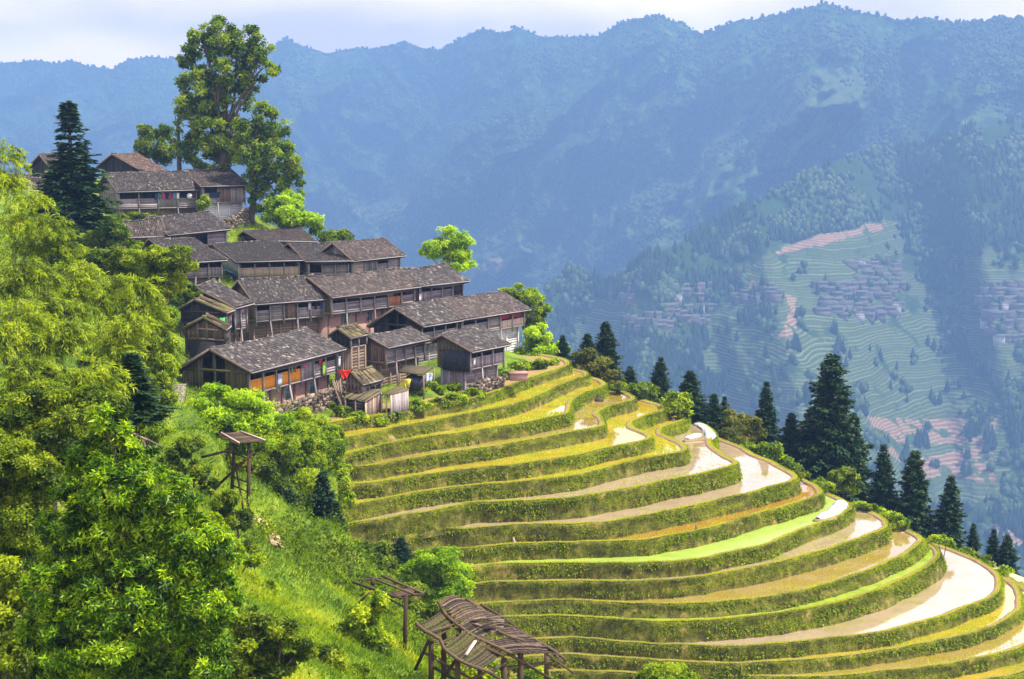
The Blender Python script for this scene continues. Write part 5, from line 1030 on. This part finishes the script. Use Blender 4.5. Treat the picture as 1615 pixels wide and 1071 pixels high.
tag(link('grass', raw(np.vstack(GV), np.arange(len(np.vstack(GV))).reshape(-1, 3), L_grass, False, {'tint': np.repeat(np.concatenate(GT), 3)})), 'short yellow green grass covering the banks and rims of the terraces', 'grass', kind='stuff')
tag(link('ferns', leafmesh(np.vstack(FV), np.concatenate(FT), L_mid)), 'leafy ferns and weeds hanging on the terrace banks', 'ferns', kind='stuff')
RV = []; RT = []
for k, C, nn, z, h, fat in BANKP:
    if k not in (1, 2, 3, 4, 5, 6, 8, 10, 11, 14, 15, 16): continue
    dn_ = 6000 if k in (1, 2, 4, 5, 14) else 1800; i = rg.integers(0, int(len(C) * .75), dn_); d = .6 + rg.random(dn_) ** 1.5 * 5.5; d = np.where(rg.random(dn_) < .5, np.round(d / .5) * .5 + .1, d)
    x = C[i, 0] - nn[i, 0] * d + rg.normal(size=dn_) * .12; y = C[i, 1] - nn[i, 1] * d + rg.normal(size=dn_) * .12; kp = (topz(x, y) == z) & (fbm(x * .18, y * .3, 600 + k, 3) > .46); x, y = x[kp], y[kp]; m = len(x)
    for q in range(2): RV.append(blades(np.stack([x, y, np.full(m, z - .02)], 1), rg.normal(size=(m, 3)) * .4 + [0, 0, .9], rg.uniform(.08, .22, m), .06, rg)); RT.append(rg.uniform(.45, 1, m))
tag(link('weeds', raw(np.vstack(RV), np.arange(len(np.vstack(RV))).reshape(-1, 3), L_grass, False, {'tint': np.repeat(np.concatenate(RT), 3)})), 'short weeds and rice stubble standing in the shallow paddies', 'weeds', kind='stuff')
# ---------------- grass and undergrowth on the hillside
L_slope = mat_leaf('slope_grass', [((0.05,0.10,0.004),0.05),((0.15,0.26,0.005),0.38),((0.35,0.44,0.010),0.7),((0.55,0.56,0.03),1.0)], 0.4)
def patch(n, x0, x1, y0, y1, cond=None):
    x = rg.uniform(x0, x1, n); y = rg.uniform(y0, y1, n)
    r_ = x / y; px_ = 807.5 + F * r_ * cp; kp = (px_ > -80) & (px_ < 1650)
    x, y = x[kp], y[kp]; z = G(x, y); return x, y, z
PATHC = catmull(np.array([surf(x_, y_) for x_, y_ in ((402,822),(412,832),(424,840),(434,852),(440,866))]), .4)
SV = []; ST = []
for n_, bx, ln_ in ((150000, (-24, -1, 38, 120), .30), (90000, (-55, -8, 90, 215), .4), (60000, (-30, 6, 25, 60), .25), (40000, (-8, 30, 56, 108), .35), (50000, (8, 60, 130, 185), .4)):
    x, y, z = patch(n_, *bx); tz = topz(x, y); kp = (tz < -1e8) | (tz >= ZL[0] - .01) | (x / y < (525 - 807.5) / F); pd_ = np.min([np.hypot(x - q[0], y - q[1]) for q in PATHC], axis=0); kp &= pd_ > .55; x, y, z = x[kp], y[kp], z[kp]; m = len(x); lu = fbm(x * .35, y * .35, 410, 4)
    P = np.stack([x, y, z - .03], 1); D_ = rg.normal(size=(m, 3)) * .45 + [.25, 0, .8]
    SV.append(blades(P, D_, ln_ * rg.uniform(.5, 1.5, m) * (.6 + lu), .055, rg)); ST.append(np.clip(.5 + (lu - .5) * 1.5 + rg.normal(size=m) * .13, 0, 1))
SV = np.vstack(SV); tag(link('grass', raw(SV, np.arange(len(SV)).reshape(-1, 3), L_slope, False, {'tint': np.repeat(np.concatenate(ST), 3)})), 'bright green grass growing over the hillside and around the houses', 'grass', kind='stuff')
UV = []; UT = []
for n_, bx, hh, ln_ in ((16000, (-60, -16, 38, 140), 1.1, .22), (9000, (-55, -12, 110, 215), .7, .28), (7000, (-14, 2, 72, 112), 1.5, .26), (5000, (8, 75, 128, 190), 1.2, .32), (5000, (-20, -3, 38, 80), .35, .13), (9000, (-6, 40, 56, 108), 1.4, .22), (6000, (-30, -8, 22, 60), .9, .16)):
    x, y, z = patch(n_, *bx); lu = fbm(x * .3, y * .3, 55, 3); tz = topz(x, y); kp = (lu > .47) & (((tz < -1e8) | (x / y < (525 - 807.5) / F))); x, y, z, lu = x[kp], y[kp], z[kp], lu[kp]; m = len(x)
    P = np.stack([x, y, z + rg.random(m) * hh * (lu - .40) * 4], 1); tt = fbm(x * .6, y * .6, 44, 3)
    for q in range(5): UV.append(leafV(P + rg.normal(size=(m, 3)) * ln_ * .5, rg.normal(size=(m, 3)) + [0, 0, .5], ln_ * rg.uniform(.7, 1.3, m), ln_ * .45, rg)); UT.append(np.clip(tt * .8 + rg.random(m) * .4 - .1, 0, 1))
tag(link('undergrowth', leafmesh(np.vstack(UV), np.concatenate(UT), L_mid)), 'low leafy undergrowth covering the slopes under the trees', 'undergrowth', kind='stuff')
# ================================================================ hayracks, path, terrace details
def pole(mb, a, b, r, t=None): mb.tube([a, b], [r, r * .9], 6, t)
# --- roofed hayrack on the slope
D = 84; o0 = PY(388, 828, D); root = thing('hayrack', o0, 'tall wooden hayrack on the grass slope with a small slanted plank roof', 'hayrack')
q = lambda x, y, d=0: Vector(PY(x, y, D + d) - o0)
for a, b in ((q(391, 834), q(393, 694)), (q(365, 792, 1.0), q(370, 696, 1.0))): mb = MB(); pole(mb, a, b, .13); mb.build('post', P_old, root, True)
mb = MB()
for a, b, r in ((q(341, 768, .5), q(401, 713, -.3), .09), (q(318, 721, .8), q(367, 709, .6), .09), (q(385, 810, -.2), q(373, 742, .6), .07), (q(367, 714, .8), q(393, 724), .05), (q(368, 752, .8), q(393, 762), .05), (q(366, 765, .8), q(398, 779), .05), (q(365, 778, .8), q(393, 790), .05), (q(368, 730, .8), q(393, 740), .05)): pole(mb, a, b, r)
mb.build('cross_poles', P_old, root, True)
rt = [q(342, 686, 1.2), q(386, 683, 1.8), q(422, 697, .0), q(372, 702, -.8)]; mb = MB(); n = 14
for i in range(n):
    a0, a1 = i / n, (i + .9) / n; j = random.uniform(-.06, .06); A = rt[0].lerp(rt[3], a0); B_ = rt[1].lerp(rt[2], a0); C_ = rt[1].lerp(rt[2], a1); E_ = rt[0].lerp(rt[3], a1); dd = (B_ - A) * j; up = Vector((0, 0, .05)); vv = Vector((0, 0, random.uniform(0, .05)))
    mb.hexa([A - dd + vv, B_ + dd + vv, C_ + dd + vv, E_ - dd + vv, A - dd + vv + up, B_ + dd + vv + up, C_ + dd + vv + up, E_ - dd + vv + up])
rf = mb.build('roof', P_old, root)
mb = MB(); up = Vector((0, 0, .12)); pole(mb, rt[0].lerp(rt[1], .15) + up, rt[3].lerp(rt[2], .1) + up, .06, .8); pole(mb, rt[0].lerp(rt[1], .85) + up, rt[3].lerp(rt[2], .92) + up, .06, .8); mb.build('batten', P_tan, rf, True)
# --- slender one: bare frame on a single post
D = 66; o0 = PY(638, 1048, D); root = thing('hayrack', o0, 'collapsed hayrack frame of bare poles on one slender post', 'hayrack'); q = lambda x, y, d=0: Vector(PY(x, y, D + d) - o0)
mb = MB(); pole(mb, q(638, 1052), q(640, 938), .12); mb.build('post', P_old, root, True)
mb = MB()
for a, b, r in ((q(556, 918, .6), q(634, 944, 0), .07), (q(582, 910, 1.6), q(655, 938, .4), .06), (q(602, 908, 2.4), q(668, 936, .8), .07), (q(570, 922, .5), q(637, 957, 0), .05), (q(565, 952, 1), q(583, 934, .8), .06), (q(617, 941, 0), q(668, 937, .8), .07), (q(588, 912, 1.5), q(588, 922, 1.2), .12), (q(566, 915, .6), q(600, 912, 2.2), .05)): pole(mb, a, b, r)
mb.build('frame', P_old, root, True)
mb = MB()
for i in range(6):
    a0, a1 = i / 6, (i + .85) / 6; A, B_, C_, E_ = [q(617, 936, .2).lerp(q(645, 928, 1.2), t) for t in (a0, a1)] + [q(630, 942, 0).lerp(q(655, 934, .9), t) for t in (a1, a0)]; up = Vector((0, 0, .05)); mb.hexa([A, B_, C_, E_, A + up, B_ + up, C_ + up, E_ + up])
mb.build('plank_roof', P_old, root)
# --- big collapsing one with a bark roof
D = 60; o0 = PY(780, 1105, D); root = thing('hayrack', o0, 'large collapsing hayrack with a sagging bark roof and curved bleached battens', 'hayrack'); q = lambda x, y, d=0: Vector(PY(x, y, D + d) - o0)
def sheet(corners, n, name, mat, parent, holes=(), sag=.25, seed=0, th=.025, m=7):
    rg_ = random.Random(seed); A, B_, C_, E_ = corners; mb = MB()      # strips run A->B side, stacked A->E
    for i in range(n):
        a0, a1 = i / n, (i + .94) / n; t0, t1 = rg_.uniform(-.06, .08), 1 + rg_.uniform(-.14, .07); tn = rg_.random(); lift = rg_.uniform(0, .05); prev = None
        for s in range(m + 1):
            t = t0 + (t1 - t0) * s / m; b = -sag * math.sin(math.pi * max(0, min(1, t))) * (1 if sag > 0 else 1) - .25 * math.sin(math.pi * a0) * abs(sag); P0 = A.lerp(E_, a0).lerp(B_.lerp(C_, a0), t); P1 = A.lerp(E_, a1).lerp(B_.lerp(C_, a1), t); o_ = Vector((0, 0, b + lift))
            cur = (P0 + o_, P1 + o_)
            if prev is not None and not any(h[0] < a0 < h[1] and h[2] < (s - .5) / m < h[3] for h in holes):
                up = Vector((0, 0, th)); mb.hexa([prev[0], cur[0], cur[1], prev[1], prev[0] + up, cur[0] + up, cur[1] + up, prev[1] + up], tn)
            prev = cur
    return mb.build(name, mat, parent)
M_barkroof = mat_noise('old_bark_strips', [((0.015,0.011,0.010),0.0),((0.045,0.03,0.02),0.45),((0.10,0.068,0.045),0.75),((0.2,0.14,0.095),1.0)], 2.2, 0.9, 0.7, 8, tint=.6)
M_mossroof = mat_noise('mossy_bark_strips', [((0.02,0.017,0.01),0.0),((0.045,0.04,0.018),0.4),((0.075,0.08,0.015),0.55),((0.10,0.065,0.045),1.0)], 2.2, 0.9, 0.7, 8, tint=.5)
r1 = sheet([q(694, 950, -.3), q(724, 941, 1.6), q(803, 985, 1.5), q(745, 1003, -1)], 46, 'upper_roof', M_barkroof, root, holes=((.78, .92, .3, .7),), sag=-.14, seed=1)
sheet([q(744, 1002, -1), q(803, 985, 1.5), q(884, 1036, 1.8), q(806, 1032, -1.4)], 42, 'upper_roof', M_barkroof, root, holes=((.12, .4, .1, .55),), sag=-.10, seed=7)
sheet([q(708, 942, 1.6), q(735, 945, 4), q(892, 1040, 4), q(870, 1024, 2.0)], 44, 'rear_roof', M_barkroof, root, sag=.2, seed=2)
sheet([q(663, 985, -2), q(700, 962, -.2), q(734, 998, -.6), q(690, 1020, -2.6)], 30, 'lower_roof', M_mossroof, root, holes=((.6, .9, .2, .8),), sag=.05, seed=3)
sheet([q(697, 1022, -2.8), q(735, 992, -.8), q(792, 1032, -1.4), q(752, 1060, -3.4)], 40, 'lower_roof', M_mossroof, root, sag=.08, seed=4)
mb = MB()
def curve(pts, r, t=None):
    C_ = catmull(np.array([list(p) for p in pts]), .25); mb.tube([tuple(c) for c in C_], list(np.linspace(r, r * .8, len(C_))), 7, t)
curve([q(692, 948, -.3), q(702, 968, -.5), q(722, 985, -.8), q(745, 1002, -1), q(775, 1016, -1.2), q(806, 1030, -1.4)], .085, .95)
curve([q(656, 983, -2.2), q(672, 996, -2.5), q(694, 1008, -2.8), q(700, 1022, -2.9), q(730, 1044, -3.3), q(778, 1062, -3.8)], .085, .9)
curve([q(735, 944, 1.6), q(760, 962, 1.6), q(785, 980, 1.8), q(830, 1002, 1.9), q(870, 1024, 2.0), q(893, 1042, 2.4)], .08, .8)
curve([q(758, 953, 3.5), q(790, 972, 3.6), q(826, 998, 3.0)], .06, .5); curve([q(762, 984, .5), q(800, 1002, .2), q(826, 1010, .2)], .06, .9); curve([q(677, 997, -2.4), q(700, 990, -1.5), q(712, 986, -1)], .05, .7)
curve([q(720, 1000, -1.1), q(760, 1020, -1.4), q(795, 1035, -1.8)], .09, .2)
mb.build('battens', P_old, root, True)
for i in range(15):
    a = q(740 + random.uniform(0, 40), 990 + random.uniform(-4, 18), -.3) + Vector((0, 0, .3)); d = Vector((random.uniform(.3, 1.1), random.uniform(-.3, .6), random.uniform(-.1, .12))); mb = MB(); mb.bar(a, a + d, random.uniform(.08, .17), .03); mb.build('loose_board', P_brown, r1)
mb = MB(); mb.bar(q(735, 1040, -3) + Vector((0, 0, .2)), q(750, 1018, -2) + Vector((0, 0, .2)), .14, .05, 1.); mb.build('loose_board', P_tan, root)
for (x, y, d, yt) in ((680, 1105, -2, 1012), (722, 1110, -2.6, 1035), (757, 1110, 1, 1035), (795, 1110, -1, 1038), (821, 1110, 0, 1020), (862, 1110, 2, 1028), (700, 1105, 1, 980)): mb = MB(); pole(mb, q(x, y, d), q(x, yt, d), .14); mb.build('post', P_old, root, True)
mb = MB()
for a, b, r in ((q(655, 1056, -1), q(676, 1010, -2), .08), (q(670, 1030, -2), q(760, 1080, -2), .06), (q(680, 1050, -2), q(760, 1098, -3), .07), (q(735, 1075, -3), q(800, 1045, -1), .07), (q(790, 1055, -1), q(870, 1045, 2), .08), (q(800, 1030, -1), q(868, 1070, 2), .07), (q(770, 1060, -3), q(830, 1095, -1), .07), (q(690, 1080, -2), q(720, 1040, -2), .09), (q(820, 1040, 0), q(870, 1072, 1), .06), (q(845, 1020, 1), q(905, 1062, 2), .05)): pole(mb, a, b, r)
mb.build('cross_poles', P_old, root, True)
# --- small path on the slope
C_ = PATHC; V = []
for i, c in enumerate(C_):
    for o_ in (-.35, .35): x, y = c[0] + o_ * .8, c[1] + o_ * .6; V.append((x, y, g1(x, y) + .07))
tag(link('path', raw(np.array(V), grid_faces(len(C_), 2), mat_noise('path_earth', [(0.3,0.2,0.11),(0.42,0.29,0.18)], 2, .95))), kind='structure')
mb = MB(); mb.tube([tuple(PY(210, 684, 70)), tuple(PY(232, 694, 70))], [.07, .06], 6); mb.tube([tuple(PY(230, 692, 70)), tuple(PY(256, 706, 71))], [.07, .05], 6); mb.tube([tuple(PY(228, 692, 70)), tuple(PY(228, 712, 70))], [.05, .05], 6); tag(mb.build('wooden_rail', P_brown, None, True), 'broken grey wooden rail on the slope above the whorled leaf tree', 'rail')
# --- plastic covered seedbeds, bund across the pool, stumps, boulders
def tunnel(pts, z, w_, h_, label, seed):
    P = catmull(np.array([PZ(x, y, z)[:2] for x, y in pts]), .35); n_ = outn(P); V = []; m = len(P)
    for i in range(m):
        t = i / (m - 1); e = min(1, 6 * min(t, 1 - t) + .15) ** .5
        for j in range(9):
            a = math.pi * j / 8; rr = 1 + (float(fbm(i * .6, j * .8, seed, 3)) - .5) * .6 + (.10 if i % 3 == 0 else 0); V.append((P[i][0] + n_[i][0] * math.cos(a) * w_ * e * rr, P[i][1] + n_[i][1] * math.cos(a) * w_ * e * rr, z + .03 + math.sin(a) * h_ * e * rr))
    tag(link('seedbed_cover', raw(np.array(V), grid_faces(m, 9), M_wplas, True)), label, 'plastic cover')
tunnel([(1096,668),(1108,674),(1119,683),(1120,694)], ZL[6], .55, .24, 'long white plastic seedbed tunnel curving along the rear rim', 1)
tunnel([(1085,693),(1095,688),(1103,685)], ZL[6], .5, .2, 'short white plastic mound beside the long seedbed tunnel', 2)
tunnel([(1290,819),(1306,814),(1322,803),(1326,792)], ZL[9], .75, .35, 'curved white plastic seedbed tunnel at the end of the green algae pool', 3)
for pts_, z, lb in (([(1078,697),(1100,695),(1122,694)], ZL[6], 'a'), ([(1282,822),(1300,822),(1318,818)], ZL[9], 'b')):
    P = catmull(np.array([PZ(x, y, z)[:2] for x, y in pts_]), .3); mb = MB(); mb.tube([(p[0], p[1], z) for p in P], .22, 6); tag(mb.build('mud_bund', M_bund, None, True), kind='structure')
def onpz(px, py, k): p = PZ(px, py, ZL[k]); return p
lump('boulder', onpz(1004, 903, 10) + [0, 0, .2], (.6, .5, .45), M_stone, 'brownish boulder stuck in the bank beneath the algae pool', 'boulder', 5)
for px, py, k, r, lb in ((1152,744,7,.28,'pale stone at the end of the bank over the long silty pool'), (610,695,2,.8,'landslip of bare earth in the upper bank'), (660,756,5,.7,'bare brown earth scar at the left of the golden strip'), (752,912,10,.6,'grey brown boulder beside the light tree'), (945,633,3,.5,'small brown islet in the upper pool')):
    lump('boulder' if 'earth' not in lb else 'earth_scar', onpz(px, py, k) + [0, 0, .1], (r, r * .7, r * .6), M_stone if 'earth' not in lb else M_bund, lb, 'boulder' if 'earth' not in lb else 'earth', int(px))
for px, py, k, lb in ((1098,838,8,'dark little stump standing in the rusty pool'), (810,857,8,'pale twig stump on the rim left of the pools')):
    p = onpz(px, py, k); mb = MB(); mb.tube([(0, 0, -.1), (.03, 0, .25), (-.02, 0, .55)], [.22, .12, .06], 7); mb.tube([(0, 0, .25), (.3, .1, .05)], [.06, .03], 5); o = mb.build('stump', P_brown if 'dark' in lb else P_tan, None, True); o.location = p; tag(o, lb, 'stump')
# ---------------- far villages
FH = []
M_fr = mat_noise('far_grey_roof', [(0.05,0.055,0.05),(0.12,0.115,0.11)], .3, .8); M_fw = mat_noise('far_brown_wall', [(0.10,0.085,0.07),(0.17,0.14,0.12)], .3, .9); M_fp = mat_noise('far_pale_wall', [(0.34,0.33,0.31),(0.44,0.42,0.41)], .3, .9)
def farhouse(mat, L_, W_, H_):
    mb = MB(); mb.box(-L_ / 2, L_ / 2, -W_ / 2, W_ / 2, -8, H_); mb.box(-L_ / 2 + 1, L_ / 2 - 1, -W_ / 2 - .1, -W_ / 2 + .1, H_ * .55, H_ * .8, .1); wl = mb.mesh(mat)
    mb = MB(); a = L_ / 2 + .7; c = W_ / 2 + .9; rz = H_ + W_ * .28
    mb.hexa([[-a, -c, H_ - .3], [a, -c, H_ - .3], [a, 0, rz], [-a, 0, rz], [-a, -c, H_], [a, -c, H_], [a, 0, rz + .35], [-a, 0, rz + .35]]); mb.hexa([[-a, 0, rz], [a, 0, rz], [a, c, H_ - .3], [-a, c, H_ - .3], [-a, 0, rz + .35], [a, 0, rz + .35], [a, c, H_], [-a, c, H_]])
    return wl, mb.mesh(M_fr)
FT_ = [farhouse(M_fw, 17, 8, 6), farhouse(M_fw, 24, 9, 6.5), farhouse(M_fp, 15, 9, 7.5), farhouse(M_fw, 12, 8, 6)]
MF = MIDP.reshape(-1, 3); mpx = PXg.ravel(); mpy = PYg.ravel()
PXm = 807.5 + F * MF[:, 0] / np.maximum(MF[:, 1] * cp - MF[:, 2] * sp, 1); PYm = 535.5 - F * (MF[:, 2] * cp + MF[:, 1] * sp) / np.maximum(MF[:, 1] * cp - MF[:, 2] * sp, 1)
rr = random.Random(12)
CL = [((1290,445,1420,500), 46, 'wooden house in the central hazy village across the valley', 'houses of the central far village'), ((1550,450,1615,535), 34, 'wooden house in the hazy village at the right edge', 'houses of the far village at the right edge'), ((1045,455,1120,512), 24, 'wooden house in the hazy village left of the bare red hill scar', 'houses of the left far village'), ((1340,410,1420,440), 12, 'wooden house in the upper hazy hamlet', 'houses of the upper far hamlet'), ((1150,450,1235,476), 12, 'wooden house by the far hillside road', 'houses by the far road'), ((925,450,1010,480), 9, 'pale roofed house on the far wooded shoulder', 'houses on the far shoulder'), ((980,500,1060,525), 10, 'wooden house on the lowest edge of the left far village', 'lowest houses of the left far village')]
used_ = []
for (x0, y0, x1, y1), n_, lb, gp in CL:
    c_ = 0; tries = 0
    while c_ < n_ and tries < 900:
        tries += 1; x = rr.uniform(x0, x1); y = y0 + (y1 - y0) * (round(rr.random() * 7) / 7.) + rr.uniform(-2, 2)
        if any(abs(x - a) < 8 and abs(y - b) < 5 for a, b in used_): continue
        used_.append((x, y)); i = int(np.argmin((PXm - x) ** 2 + (PYm - y) ** 2)); p = MF[i]; v_ = rr.choice([0, 0, 1, 1, 3, 0, 2 if rr.random() < .5 else 1]); wl, rf = FT_[v_]
        root = thing('farmhouse', (p[0], p[1], p[2] - .5), lb, 'house', gp, rr.uniform(-.35, .35))
        link('wall', wl, root); link('roof', rf, root); root.scale = (1.1, 1.1, 1.1); c_ += 1
